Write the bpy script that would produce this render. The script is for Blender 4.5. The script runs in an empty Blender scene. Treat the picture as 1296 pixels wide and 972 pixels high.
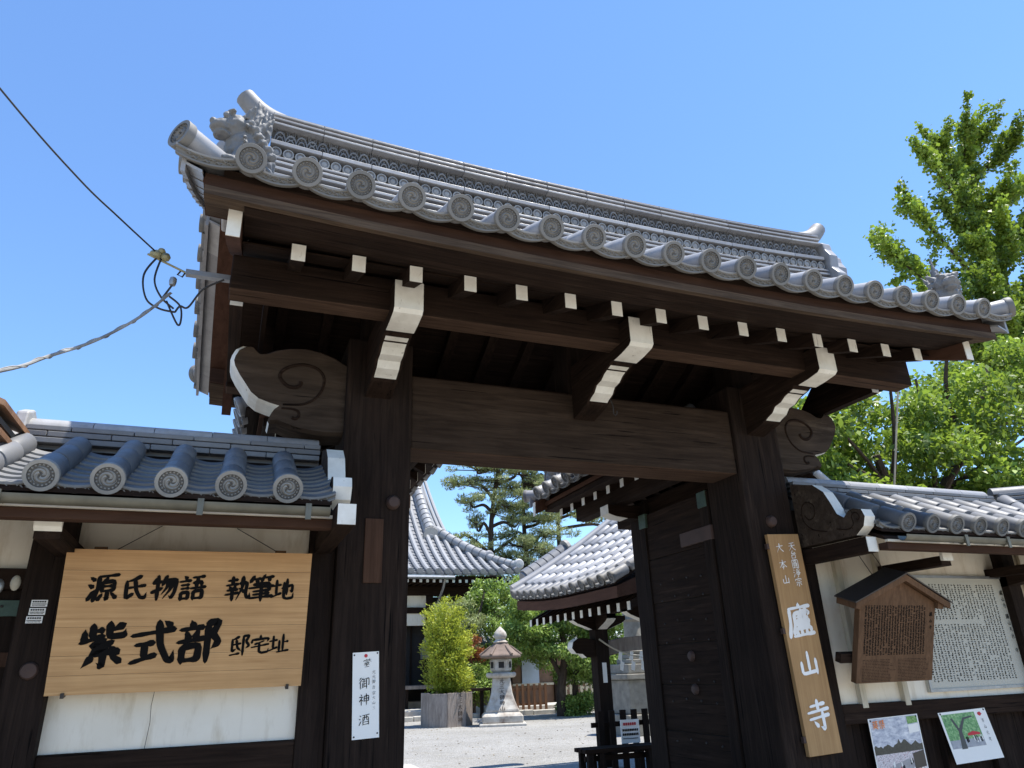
import bpy, bmesh, math, random
import numpy as np
from mathutils import Matrix, Vector
R = math.radians
sc = bpy.context.scene
col = sc.collection
rnd = random.Random(7)

# ------------------------------------------------------------------ camera, sky, sun, exposure
cd = bpy.data.cameras.new('camera')
cam = bpy.data.objects.new('camera', cd); col.objects.link(cam)
cd.sensor_width = 36.0
cd.lens = 897.5 / 1296 * 36
cd.clip_start = 0.05; cd.clip_end = 3000
_A = ((0.93277, -0.10701, -0.34423), (-0.35904, -0.36105, -0.86066), (-0.03219, 0.92639, -0.37520))
cam.matrix_world = Matrix.Translation((0, 0, 1.55)) @ Matrix(_A).to_4x4()
sc.camera = cam

SUN_EL, SUN_AZ = R(73), R(112)          # azimuth clockwise from +Y: from the right, slightly from the street side
w = bpy.data.worlds.new('World'); sc.world = w; w.use_nodes = True
wn = w.node_tree.nodes; wl = w.node_tree.links
sky = wn.new('ShaderNodeTexSky'); sky.sky_type = 'NISHITA'; sky.sun_disc = False
sky.sun_elevation = SUN_EL; sky.sun_rotation = SUN_AZ
sky.altitude = 0; sky.air_density = 1.2; sky.dust_density = 0.0; sky.ozone_density = 10.0
wl.new(sky.outputs[0], wn['Background'].inputs[0]); wn['Background'].inputs[1].default_value = 0.138
sd = bpy.data.lights.new('sun', 'SUN'); sd.energy = 4.6; sd.angle = R(0.5); sd.color = (1.0, 0.95, 0.87)
sun = bpy.data.objects.new('sun', sd); col.objects.link(sun)
_d = Vector((math.sin(SUN_AZ) * math.cos(SUN_EL), math.cos(SUN_AZ) * math.cos(SUN_EL), math.sin(SUN_EL)))
sun.rotation_euler = _d.to_track_quat('Z', 'Y').to_euler(); sun.location = _d * 40
sc.view_settings.view_transform = 'Standard'; sc.view_settings.look = 'None'
sc.view_settings.exposure = 0.92; sc.view_settings.gamma = 1.0; sc.view_settings.use_curve_mapping = False

# ------------------------------------------------------------------ helpers
ORG = {}
def org(o): return ORG.get(o.name, Vector((0, 0, 0))) if o else Vector((0, 0, 0))
def tag(o, label, cat, group=None):
    o['label'] = label; o['category'] = cat
    if group: o['group'] = group
    return o
def thing(name, loc, label, cat, group=None):
    o = bpy.data.objects.new(name, None); col.objects.link(o)
    o.empty_display_size = 0.2
    o.location = loc; ORG[o.name] = Vector(loc)
    return tag(o, label, cat, group)
def structure(o): o['kind'] = 'structure'; return o
def stuff(o): o['kind'] = 'stuff'; return o
def link_mesh(name, me, parent=None, M=None):
    o = bpy.data.objects.new(name, me); col.objects.link(o)
    if parent:
        o.parent = parent
        T = Matrix.Translation(-org(parent))
        o.matrix_basis = T @ (M if M is not None else Matrix())
        ORG[o.name] = org(parent) if M is None else Vector((M.translation))
    elif M is not None:
        o.matrix_basis = M
    return o

class MB:
    def __init__(s): s.v = []; s.f = []; s.m = []
    def add(s, vs, fs, mi=0, M=None):
        b = len(s.v)
        if M is not None: vs = [tuple(M @ Vector(p)) for p in vs]
        s.v += [tuple(p) for p in vs]
        for f in fs: s.f.append(tuple(b + i for i in f)); s.m.append(mi)
        return s
    def box(s, x0, x1, y0, y1, z0, z1, mi=0, M=None):
        return s.add([(x0,y0,z0),(x1,y0,z0),(x1,y1,z0),(x0,y1,z0),(x0,y0,z1),(x1,y0,z1),(x1,y1,z1),(x0,y1,z1)],
                     [(3,2,1,0),(4,5,6,7),(0,1,5,4),(1,2,6,5),(2,3,7,6),(3,0,4,7)], mi, M)
    def cbox(s, c, d, mi=0, M=None):
        return s.box(c[0]-d[0]/2, c[0]+d[0]/2, c[1]-d[1]/2, c[1]+d[1]/2, c[2]-d[2]/2, c[2]+d[2]/2, mi, M)
    def prism(s, poly, ax, a, b, mi=0, side_mi=None, M=None):
        n = len(poly)
        def P(p, t):
            return {'x': (t, p[0], p[1]), 'y': (p[0], t, p[1]), 'z': (p[0], p[1], t)}[ax]
        vs = [P(p, a) for p in poly] + [P(p, b) for p in poly]
        s.add(vs, [tuple(range(n)), tuple(range(2*n-1, n-1, -1))], mi, M)
        base = len(s.v) - 2*n
        for i in range(n):
            j = (i+1) % n
            s.f.append((base+j, base+i, base+n+i, base+n+j))
            s.m.append(mi if side_mi is None else side_mi(i))
        return s
    def loft(s, rings, mi=0, closed=True, caps=True, M=None):
        n = len(rings[0]); vs = [p for r in rings for p in r]; fs = []
        for k in range(len(rings)-1):
            for i in range(n if closed else n-1):
                j = (i+1) % n
                fs.append((k*n+i, k*n+j, (k+1)*n+j, (k+1)*n+i))
        if caps and closed:
            fs.append(tuple(range(n-1, -1, -1))); fs.append(tuple((len(rings)-1)*n+i for i in range(n)))
        return s.add(vs, fs, mi, M)
    def tube(s, pts, r, n=8, mi=0, caps=True, M=None):
        pts = [Vector(p) for p in pts]
        if not hasattr(r, '__len__'): r = [r]*len(pts)
        rings = []; up = None
        for i, p in enumerate(pts):
            t = (pts[min(i+1, len(pts)-1)] - pts[max(i-1, 0)]).normalized()
            if up is None:
                up = Vector((0,0,1)) if abs(t.z) < .9 else Vector((1,0,0))
            a = t.cross(up).normalized(); up = a.cross(t).normalized()
            rings.append([tuple(p + (a*math.cos(q) + up*math.sin(q))*r[i]) for q in [2*math.pi*k/n for k in range(n)]])
        return s.loft(rings, mi, True, caps, M)
    def lathe(s, prof, n=16, c=(0,0,0), mi=0, M=None, phase=0.0):
        rings = [[(c[0]+r*math.cos(q), c[1]+r*math.sin(q), c[2]+z) for q in [phase+2*math.pi*k/n for k in range(n)]] for r, z in prof]
        return s.loft(rings, mi, True, True, M)
    def mesh(s, name, mats, smooth=False, sub=None):
        me = bpy.data.meshes.new(name)
        vs = s.v if sub is None else [(p[0]-sub[0], p[1]-sub[1], p[2]-sub[2]) for p in s.v]
        me.from_pydata(vs, [], s.f)
        if not isinstance(mats, (list, tuple)): mats = [mats]
        for m in mats: me.materials.append(m)
        if any(s.m): me.polygons.foreach_set('material_index', s.m)
        bm = bmesh.new(); bm.from_mesh(me); bmesh.ops.recalc_face_normals(bm, faces=bm.faces); bm.to_mesh(me); bm.free()
        if smooth:
            me.polygons.foreach_set('use_smooth', [True]*len(me.polygons))
            try: me.set_sharp_from_angle(angle=R(38))
            except Exception: pass
        me.update(); return me
    def build(s, name, mats, parent=None, smooth=False, bevel=0.0):
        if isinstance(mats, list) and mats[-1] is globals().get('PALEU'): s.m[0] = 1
        o = bpy.data.objects.new(name, s.mesh(name, mats, smooth, org(parent) if parent else None)); col.objects.link(o)
        if parent: o.parent = parent; ORG[o.name] = org(parent)
        if bevel:
            b = o.modifiers.new('bevel', 'BEVEL'); b.width = bevel; b.segments = 2; b.limit_method = 'ANGLE'; b.angle_limit = R(40)
        return o

def catmull(pts, n=6):
    pts = [Vector(p) for p in pts]; out = []
    for i in range(len(pts)-1):
        p0 = pts[max(i-1,0)]; p1 = pts[i]; p2 = pts[i+1]; p3 = pts[min(i+2,len(pts)-1)]
        for k in range(n):
            t = k/n
            out.append(0.5*((2*p1)+(p2-p0)*t+(2*p0-5*p1+4*p2-p3)*t*t+(3*p1-p0-3*p2+p3)*t**3))
    out.append(pts[-1]); return out

# ------------------------------------------------------------------ materials
class NT:
    def __init__(s, name):
        s.m = bpy.data.materials.new(name); s.m.use_nodes = True
        s.t = s.m.node_tree; s.n = s.t.nodes; s.l = s.t.links; s.b = s.n['Principled BSDF']; s.out = s.n['Material Output']
    def node(s, kind, **kw):
        o = s.n.new('ShaderNode'+kind)
        for k, v in kw.items():
            if k in o.inputs: o.inputs[k].default_value = v
            else: setattr(o, k, v)
        return o
    def coords(s, scale=(1,1,1), what='Object', rot=(0,0,0)):
        tc = s.node('TexCoord'); mp = s.node('Mapping'); mp.inputs['Scale'].default_value = scale; mp.inputs['Rotation'].default_value = rot
        s.l.new(tc.outputs[what], mp.inputs[0]); return mp.outputs[0]
    def noise(s, vec, scale, detail=4, rough=.55, dist=0.0):
        o = s.node('TexNoise'); o.inputs['Scale'].default_value = scale; o.inputs['Detail'].default_value = detail
        o.inputs['Roughness'].default_value = rough; o.inputs['Distortion'].default_value = dist
        s.l.new(vec, o.inputs['Vector']); return o.outputs[0]
    def ramp(s, fac, stops):
        o = s.node('ValToRGB'); e = o.color_ramp.elements
        while len(e) < len(stops): e.new(0.5)
        for i, (p, c) in enumerate(stops): e[i].position = p; e[i].color = (*c, 1) if len(c) == 3 else c
        s.l.new(fac, o.inputs[0]); return o.outputs[0]
    def mix(s, fac, a, b, mode='MIX'):
        o = s.node('Mix', data_type='RGBA', blend_type=mode)
        for sock, v in ((o.inputs[0], fac), (o.inputs[6], a), (o.inputs[7], b)):
            if hasattr(v, 'is_output'): s.l.new(v, sock)
            elif isinstance(v, (int, float)): sock.default_value = v
            else: sock.default_value = (*v, 1) if len(v) == 3 else v
        return o.outputs[2]
    def rand(s): return s.node('ObjectInfo').outputs['Random']
    def color(s, c): s.l.new(c, s.b.inputs['Base Color'])
    def rough(s, r):
        if hasattr(r, 'is_output'): s.l.new(r, s.b.inputs['Roughness'])
        else: s.b.inputs['Roughness'].default_value = r
    def bump(s, h, strength=.3, dist=.01):
        o = s.node('Bump'); o.inputs['Strength'].default_value = strength; o.inputs['Distance'].default_value = dist
        s.l.new(h, o.inputs['Height']); s.l.new(o.outputs[0], s.b.inputs['Normal'])

def m_wood(name, axis, dark, light, rough=.85, stretch=18, scale=2.2, bump=.45, worn=None, spec=.10, crack=False):
    n = NT(name); sc_ = [stretch]*3; sc_['xyz'.index(axis)] = 1.0
    v = n.coords(sc_); f = n.noise(v, scale, 8, .65, .6)
    v2 = n.coords((1,1,1)); f2 = n.noise(v2, 1.7, 4, .6)
    c = n.ramp(f, [(.28, dark), (.72, light)])
    c = n.mix(n.ramp(f2, [(.35, (0,0,0)), (.75, (1,1,1))]), c, n.mix(.5, c, tuple(x*.62 for x in dark)))
    if worn:
        f3 = n.noise(n.coords([x*.35 for x in sc_]), 3.0, 6, .7)
        c = n.mix(n.ramp(f3, [(.58, (0,0,0)), (.78, (1,1,1))]), c, worn)
    if crack:
        sk = [stretch*1.6]*3; sk['xyz'.index(axis)] = .55
        fk = n.noise(n.coords(sk), scale*1.3, 3, .5, .4)
        ck = n.ramp(fk, [(.655, (0,0,0)), (.685, (1,1,1))]); c = n.mix(ck, c, tuple(x*.25 for x in dark))
        fg = n.noise(n.coords([x*.5 for x in sc_]), 1.1, 5, .75)
        c = n.mix(n.ramp(fg, [(.60, (0,0,0)), (.80, (.55,.55,.55))]), c, tuple(.5*(x+y)*1.5+.012 for x, y in zip(dark, light)))
        h = n.node('Math', operation='SUBTRACT'); n.l.new(f, h.inputs[0]); n.l.new(fk, h.inputs[1]); f = h.outputs[0]
    n.color(c); n.rough(rough); n.b.inputs['Specular IOR Level'].default_value = spec
    n.bump(f, bump, .006); return n.m
DK, LT = (.011,.0066,.0048), (.035,.021,.0145)
WX = m_wood('dark timber grain x', 'x', DK, LT, worn=(.06,.038,.027), crack=True)
WY = m_wood('dark timber grain y', 'y', DK, LT, worn=(.06,.038,.027), crack=True)
WZ = m_wood('dark timber grain z', 'z', (.010,.0068,.0055), (.032,.021,.016), worn=(.048,.032,.024), crack=True)
LIN = m_wood('weathered lintel timber', 'x', (.020,.013,.0095), (.060,.041,.029), stretch=14, worn=(.07,.048,.034), crack=True)
RED = m_wood('reddish fascia timber', 'x', (.038,.020,.014), (.075,.041,.028), stretch=10)
REDY = m_wood('reddish barge timber', 'y', (.06,.03,.02), (.12,.062,.042), stretch=10)
PALE = m_wood('pale edge timber', 'x', (.040,.027,.019), (.135,.095,.065), stretch=22)
PALEU = m_wood('pale bottom face timber', 'x', (.040,.023,.015), (.10,.062,.042), stretch=16, crack=True)  # paler timber for the bottom faces of lintel and eave beams
NOSE = m_wood('carved nose timber', 'x', (.028,.020,.015), (.085,.062,.046), stretch=9, worn=(.13,.10,.075), crack=True)
BOARD = m_wood('new cypress board', 'x', (.37,.195,.072), (.60,.36,.16), rough=.5, stretch=30, scale=1.5, bump=.06, spec=.4)
PLATE = m_wood('name plate timber', 'z', (.33,.19,.085), (.47,.29,.135), rough=.55, stretch=26, scale=1.8, bump=.08)
NOTICE = m_wood('notice board timber', 'z', (.075,.041,.023), (.155,.088,.050), rough=.6, stretch=16, bump=.15)
BROWNZ = m_wood('brown patch timber', 'z', (.045,.024,.016), (.095,.052,.034))
FENCEW = m_wood('fence timber', 'z', (.12,.062,.036), (.22,.125,.075))
GREYW = m_wood('grey weathered timber', 'z', (.16,.13,.11), (.42,.36,.31), stretch=9, worn=(.10,.065,.05))
CREAM = m_wood('cream batten timber', 'z', (.45,.40,.30), (.68,.62,.50), worn=(.3,.24,.17))

def m_white():
    n = NT('white painted end grain'); v = n.coords((1,1,1))
    f = n.noise(v, 9, 5, .6); v2 = n.coords((30, 30, 5)); g = n.noise(v2, 1.5, 5, .7)
    c = n.ramp(f, [(.3, (.62,.595,.52)), (.7, (.79,.77,.70))])
    c = n.mix(n.ramp(g, [(.30, (1,1,1)), (.36, (0,0,0))]), c, (.30,.27,.23))
    n.color(c); n.rough(.75); n.bump(f, .15, .004); return n.m
WHITE = m_white()
def m_tile(name, lo, hi, rough=.42, spec=.55):
    n = NT(name); v = n.coords((1,1,1))
    f = n.noise(v, 14, 6, .65); r = n.rand()
    c = n.mix(r, lo, hi)
    c = n.mix(n.ramp(f, [(.35, (0,0,0)), (.8, (1,1,1))]), c, n.mix(.55, c, (.13,.13,.125)))
    g = n.noise(n.coords((1,1,1), 'Object'), 3.0, 5, .7)
    c = n.mix(n.ramp(g, [(.62, (0,0,0)), (.74, (1,1,1))]), c, n.mix(.5, c, (.26,.24,.20)))
    n.color(c); n.rough(n.ramp(f, [(.2, (rough-.1,)*3), (.8, (rough+.2,)*3)])); n.b.inputs['Specular IOR Level'].default_value = spec
    n.bump(f, .12, .003); return n.m
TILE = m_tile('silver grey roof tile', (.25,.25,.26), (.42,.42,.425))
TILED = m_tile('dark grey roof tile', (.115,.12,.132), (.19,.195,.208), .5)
TILEF = m_tile('grey tile relief', (.155,.152,.145), (.205,.20,.19), .6, .35)
TILEK = m_tile('dark recessed tile', (.075,.072,.068), (.11,.106,.10), .65, .3)
TILEM = m_tile('mid grey tile', (.13,.132,.14), (.23,.232,.238), .55, .4)
TILEH = m_tile('light grey hall tile', (.24,.245,.255), (.31,.315,.325), .5, .5)  # lighter grey of the hall's tile rows and ridge tiles
ORN = m_tile('grey ornament clay', (.165,.165,.165), (.22,.22,.22), .6, .4)
TILEW = m_tile('pale grey tile', (.25,.238,.215), (.36,.345,.315), .5)
def m_plain(name, c, rough=.6, var=.2, scale=6, metallic=0, bump=.1, spec=.5):
    n = NT(name); f = n.noise(n.coords(), scale, 5, .6)
    n.color(n.ramp(f, [(.25, tuple(x*(1-var) for x in c)), (.75, tuple(min(1, x*(1+var)) for x in c))]))
    n.rough(rough); n.b.inputs['Metallic'].default_value = metallic; n.b.inputs['Specular IOR Level'].default_value = spec
    if bump: n.bump(f, bump, .004)
    return n.m
def m_plaster():
    n = NT('white plaster'); f = n.noise(n.coords(), 2.2, 6, .6); g = n.noise(n.coords((1,1,.25)), 7, 5, .7); h = n.noise(n.coords(), 60, 3)
    c = n.ramp(f, [(.3, (.67,.605,.49)), (.7, (.77,.715,.61))])
    c = n.mix(n.ramp(g, [(.52, (0,0,0)), (.78, (1,1,1))]), c, (.52,.44,.32))
    k = n.noise(n.coords((6,6,.5)), 3, 5, .7); c = n.mix(n.ramp(k, [(.60, (0,0,0)), (.74, (.28,.28,.28))]), c, (.44,.38,.29))
    n.color(c); n.rough(.85); n.bump(h, .12, .002); return n.m
PLASTER = m_plaster()
PAPER = m_plain('white paper', (.80,.785,.74), .7, .03)
INK = m_plain('black ink', (.006,.0055,.0055), .8, .2, spec=.08)
INKB = m_plain('faded brown ink', (.020,.012,.009), .7, .3)
WINK = m_plain('white brush paint', (.80,.79,.76), .7, .06)
REDINK = m_plain('red seal ink', (.50,.02,.03), .6, .1)
GUT = m_plain('weathered copper gutter', (.115,.11,.085), .5, .4, 5, .35)
STRIP = m_plain('cream eave strip', (.50,.46,.37), .7, .2)
COPPER = m_plain('green copper fitting', (.042,.075,.056), .6, .4, 18, .2, .3)
IRON = m_plain('dark iron', (.03,.026,.024), .6, .3, 12, .2)
RUST = m_plain('rust brown fitting', (.06,.034,.026), .75, .3)
STEEL = m_plain('galvanised steel', (.30,.31,.32), .4, .2, 10, .7)
RUBBER = m_plain('black cable', (.012,.012,.013), .5, .2)
GREYC = m_plain('pale grey cable', (.24,.235,.22), .6, .45, 12)
CERAM = m_plain('weathered insulator', (.24,.23,.13), .5, .6, 25)
STONE = m_plain('granite', (.40,.375,.33), .85, .28, 7, 0, .4)
def m_stone2():
    n = NT('stained lantern stone'); f = n.noise(n.coords(), 3.5, 7, .65); g = n.noise(n.coords(), 40, 4)
    c = n.ramp(f, [(.30, (.15,.105,.085)), (.46, (.36,.32,.27)), (.72, (.56,.53,.47))])
    n.color(c); n.rough(.9); n.bump(g, .5, .01); return n.m
STONE2 = m_stone2()
STONER = m_plain('brown capped stone', (.17,.125,.10), .9, .35, 4, 0, .4)
RUSTTILE = m_plain('rusty copper tile', (.30,.16,.085), .6, .6, 9, .2, .3)
def m_gravel(name, lo, hi, s=38):
    n = NT(name); v = n.coords((1,1,1), 'Object')
    vo = n.node('TexVoronoi'); vo.inputs['Scale'].default_value = s; n.l.new(v, vo.inputs['Vector'])
    f = n.noise(v, .6, 5, .6); g = n.noise(v, s*3, 3)
    c = n.mix(vo.outputs['Color'], lo, hi)
    f2 = n.noise(v, 2.3, 6, .7)
    c = n.mix(n.ramp(f, [(.35, (0,0,0)), (.7, (1,1,1))]), c, n.mix(.45, c, (.14,.13,.11)))
    c = n.mix(n.ramp(f2, [(.52, (0,0,0)), (.66, (1,1,1))]), c, n.mix(.35, c, (.20,.18,.14)))
    n.color(c); n.rough(.9); n.bump(vo.outputs['Distance'], .8, .02); return n.m
GRAVEL = m_gravel('courtyard gravel', (.19,.185,.17), (.38,.37,.35))
STREET = m_gravel('pale street paving', (.42,.375,.30), (.54,.485,.40), 60)
PAVING = m_plain('granite paving', (.46,.44,.40), .8, .15, 5, 0, .3)
EARTH = m_plain('dry earth', (.30,.23,.155), .95, .3, 4, 0, .4)
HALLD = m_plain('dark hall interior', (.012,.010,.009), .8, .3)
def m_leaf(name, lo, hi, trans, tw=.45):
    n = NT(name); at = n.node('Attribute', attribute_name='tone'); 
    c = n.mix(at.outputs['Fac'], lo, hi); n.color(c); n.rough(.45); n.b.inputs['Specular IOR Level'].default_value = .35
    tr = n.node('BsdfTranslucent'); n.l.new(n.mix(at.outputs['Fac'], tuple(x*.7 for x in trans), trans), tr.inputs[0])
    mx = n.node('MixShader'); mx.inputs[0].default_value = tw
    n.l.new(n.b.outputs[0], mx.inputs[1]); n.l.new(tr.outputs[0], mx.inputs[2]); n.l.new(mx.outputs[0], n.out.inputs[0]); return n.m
LF_GINKGO = m_leaf('ginkgo leaf', (.045,.085,.012), (.27,.38,.055), (.32,.46,.05), .33)
LF_BROAD = m_leaf('broad leaf', (.035,.07,.012), (.25,.36,.055), (.34,.48,.055), .36)
LF_BUSH = m_leaf('yellow green leaf', (.20,.27,.025), (.55,.60,.08), (.52,.56,.06), .35)
LF_TREE = m_leaf('fresh green leaf', (.07,.12,.022), (.33,.45,.11), (.30,.44,.08), .35)
LF_PINE = m_leaf('pine needle', (.15,.19,.075), (.46,.50,.23), (.28,.33,.12), .35)
LF_DARK = m_leaf('dark shrub leaf', (.025,.055,.015), (.07,.13,.03), (.09,.16,.03), .3)
LF_LITTER = m_leaf('dry leaf litter', (.10,.065,.03), (.24,.17,.07), (.12,.08,.03), .15)
BARK = m_wood('bark', 'z', (.035,.026,.02), (.11,.085,.068), stretch=5, scale=6, bump=.9, rough=.95)

# ------------------------------------------------------------------ ground
G = 0.2
me = MB(); me.add([(-900,-600,G),(900,-600,G),(900,1500,G),(-900,1500,G)], [(0,1,2,3)])
structure(me.build('ground', EARTH))
me = MB(); me.add([(-40,-14,G+.004),(40,-14,G+.004),(40,4.3,G+.004),(-40,4.3,G+.004)], [(0,1,2,3)])
structure(me.build('street', STREET))
me = MB(); me.add([(-14,5.0,G+.006),(30,5.0,G+.006),(30,23.6,G+.006),(-14,23.6,G+.006)], [(0,1,2,3)])
structure(me.build('gravel_court', GRAVEL))
pav = structure(MB().box(1.0, 3.0, 4.32, 12.35, G-.05, G+.008).build('stone_path', EARTH))
for j in range(9):
    for i in range(2):
        x0 = 1.0 + i*1.0; y0 = 4.35 + j*.888
        MB().box(x0+.006, x0+.994, y0+.006, y0+.882, G-.04, G+.035+.004*((i*3+j*5) % 4)).build('paving_slab', PAVING, pav, bevel=.008)

# ------------------------------------------------------------------ tile meshes (local: front face centre at origin, +Y runs up the slope)
def swirl_disc(mb, r, y, k=1.0, beads=18):
    # rim, recessed face, bead ring, three commas; face looks to -Y
    N = 28
    def ring(rad, yy): return [(rad*math.cos(2*math.pi*i/N), yy, rad*math.sin(2*math.pi*i/N)) for i in range(N)]
    mb.loft([ring(r*.97, y+.034*k), ring(r, y+.028*k), ring(r, y+.002*k), ring(r*.985, y), ring(r*.755, y), ring(r*.735, y+.007*k), ring(r*.001, y+.007*k)], 0, True, False)
    for i in range(5*N, 6*N): mb.m[i] = 1
    for i in range(4*N, 5*N): mb.m[i] = 1
    for i in range(beads):
        a = 2*math.pi*i/beads; cx, cz, q = r*.645*math.cos(a), r*.645*math.sin(a), r*.058
        mb.add([(cx-q,y+.007*k,cz-q),(cx+q,y+.007*k,cz-q),(cx+q,y+.007*k,cz+q),(cx-q,y+.007*k,cz+q),(cx-q*.4,y+.002*k,cz-q*.4),(cx+q*.4,y+.002*k,cz-q*.4),(cx+q*.4,y+.002*k,cz+q*.4),(cx-q*.4,y+.002*k,cz+q*.4)],
               [(0,1,5,4),(1,2,6,5),(2,3,7,6),(3,0,4,7),(4,5,6,7)])
    for c in range(3):
        L = []; n = 12
        for i in range(n+1):
            t = i/n; a = c*2*math.pi/3 + t*R(235); rad = r*(.13 + .40*t**.8); wd = r*(.115*(1-t)**.7 + .018)
            L.append((rad, a, wd))
        inn = [((rd-wd)*math.cos(a), (rd-wd)*math.sin(a)) for rd, a, wd in L]
        out = [((rd+wd)*math.cos(a), (rd+wd)*math.sin(a)) for rd, a, wd in L]
        mid = [(rd*math.cos(a), rd*math.sin(a)) for rd, a, wd in L]
        vs = [(p[0], y+.007*k, p[1]) for p in inn] + [(p[0], y+.001*k, p[1]) for p in mid] + [(p[0], y+.007*k, p[1]) for p in out]
        m = n+1
        mb.add(vs, [(i, i+1, m+i+1, m+i) for i in range(n)] + [(m+i, m+i+1, 2*m+i+1, 2*m+i) for i in range(n)])
def ring_y(r, y, N=20, zs=1.0): return [(r*math.cos(2*math.pi*i/N), y, zs*r*math.sin(2*math.pi*i/N)) for i in range(N)]
def make_eave_round(name, mat, face, r=.073, L=.30):
    mb = MB(); swirl_disc(mb, r, 0); 
    for i in range(len(mb.m)): mb.m[i] += 1
    mb.loft([ring_y(r*.97, .03), ring_y(r*.90, .034), ring_y(r*.90, L-.004), ring_y(r*.86, L)], 0)
    return mb.mesh(name, [mat, face, TILEK], True)
def make_round(name, mat, r=.0635, L=.27):
    mb = MB(); mb.loft([ring_y(r*.93, -.004), ring_y(r, .004), ring_y(r, L-.006), ring_y(r*.95, L)], 0)
    return mb.mesh(name, mat, True)
def pan_arc(w, sag, y, dz, n=10, th=.018):
    up = [(w*(i/n-.5), y, dz - sag*(1-(2*i/n-1)**2)) for i in range(n+1)]
    return up, [(p[0], p[1], p[2]-th) for p in reversed(up)]
def make_pan(name, mat, w=.262, sag=.042, L=.22, tilt=.014, th=.02, lipmat=None):
    mb = MB(); rings = []
    for y, dz in ((-.012, tilt), (L, 0)):
        a, b = pan_arc(w, sag, y, dz, 10, th); rings.append(a+b)
    mb.loft(rings); mb.m[-2] = 1; return mb.mesh(name, [mat, lipmat or mat], True)
def make_eave_pan(name, mat, face, w=.262, sag=.042, L=.24, lip=.052):
    mb = MB(); rings = []
    for y in (0.0, L):
        a, b = pan_arc(w, sag, y, 0, 12, .02); rings.append(a+b)
    mb.loft(rings)
    n = 12
    a, _ = pan_arc(w, sag, 0, 0, n)
    def arc(dz, y): return [(p[0], y, p[2]+dz) for p in a]
    sec = [(.004, .02), (.004, -.012), (-.006, -.016), (-.012, -.012), (-.014, -.006), (-lip+.012, -.006), (-lip+.009, -.014), (-lip+.001, -.016), (-lip-.002, -.010), (-lip-.002, .02)]
    mb.loft([list(x) for x in zip(*[arc(dz, y) for dz, y in sec])], 1, True, True)
    for i in range(9):                          # arabesque between the two rims
        x = w*(-.32 + .64*i/8); z = -sag*(1-(2*x/w)**2) - lip*.48 + .006*(-1)**i
        mb.tube([(x-.011, -.007, z), (x-.004, -.013, z+.006), (x+.004, -.013, z-.003), (x+.011, -.007, z+.004)], .0038, 5, 1)
    return mb.mesh(name, [mat, face], True)
EAVE_R = make_eave_round('eave_round_tile', TILE, TILEF); ROUND = make_round('round_tile', TILE)
EAVE_P = make_eave_pan('eave_pan_tile', TILEM, TILEF, .262, .034, .24, .044); PAN = make_pan('pan_tile', TILED)
EAVE_RD = make_eave_round('eave_round_tile', TILED, TILEW, .076, .24); ROUNDD = make_round('round_tile', TILED, .0645, .235)
EAVE_PD = make_eave_pan('eave_pan_tile', TILED, TILEF, .262, .032, .12, .034); PAND = make_pan('pan_tile', TILEM, .262, .036, .13, .016, .022, TILEW)  # wing pans: paler front lip paints in the light on each course edge
EAVE_RG = make_eave_round('eave_round_tile', TILED, TILEF, .072, .24)
EAVE_PS = make_eave_pan('eave_pan_tile', TILEM, TILEF, .262, .036, .24, .034)
ROSETTE = None

def slope_tiles(parent, s_dir, d_dir, ridge_pt, rows, d_eave, d_top, zf, up=lambda s: 0.0, meshes=None, step_r=.265, step_p=.21,
                pitch=.2644, joined=False, eave_tiles=True, lift=.055, kx=1.0, pans=True, skip=()):
    """rows: list of s positions of the round-tile rows; d measured outward from the ridge; zf(d) = bed height."""
    er, rm, ep, pm = meshes
    s_dir = Vector(s_dir); d_dir = Vector(d_dir); yl = -d_dir; zl = Vector((0,0,1)); xl = yl.cross(zl)
    rp = Vector(ridge_pt)
    mb_all = {}
    def put(name, me_, s, d0, lift_, d_len, scale=1.0):
        z0 = zf(d0) + up(s); z1 = zf(d0-d_len) + up(s); a = math.atan2(z1-z0, d_len)
        B = Matrix((xl, yl, zl)).transposed().to_4x4()
        M = Matrix.Translation(rp + s_dir*s + d_dir*d0 + Vector((0,0,z0 - rp.z + lift_))) @ B @ Matrix.Rotation(a, 4, 'X') @ Matrix.Rotation(rnd.uniform(-.03, .03), 4, 'Z') @ Matrix.Rotation(rnd.uniform(-.012, .012), 4, 'X')
        M = M @ Matrix.Diagonal((scale*kx, 1, scale, 1))
        if joined:
            mb = mb_all.setdefault(name, (MB(), me_))[0]
            mb.add([tuple(M @ v.co) for v in me_.vertices], [tuple(p.vertices) for p in me_.polygons])
        else:
            link_mesh(name, me_, parent, M)
    for s in rows:
        if s in skip: continue
        d = d_eave
        if eave_tiles:
            put('eave_round_tile', er, s, d_eave, lift, .27); d = d_eave - .27*1.0
        while d > d_top + .03:
            put('round_tile', rm, s, d, lift, min(step_r, .26)); d -= step_r
    if pans:
        cols = [(rows[i]+rows[i+1])/2 for i in range(len(rows)-1)]
        for s in cols:
            if eave_tiles: put('eave_pan_tile', ep, s, d_eave-.035, .040, .2)
            d = d_eave - .035 - step_p*.9
            while d > d_top:
                put('pan_tile', pm, s, d, .040, step_p); d -= step_p
    for nm, (mb, me_) in mb_all.items():
        stuff(mb.build(nm + '_field', list(me_.materials), parent, smooth=True))

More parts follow.
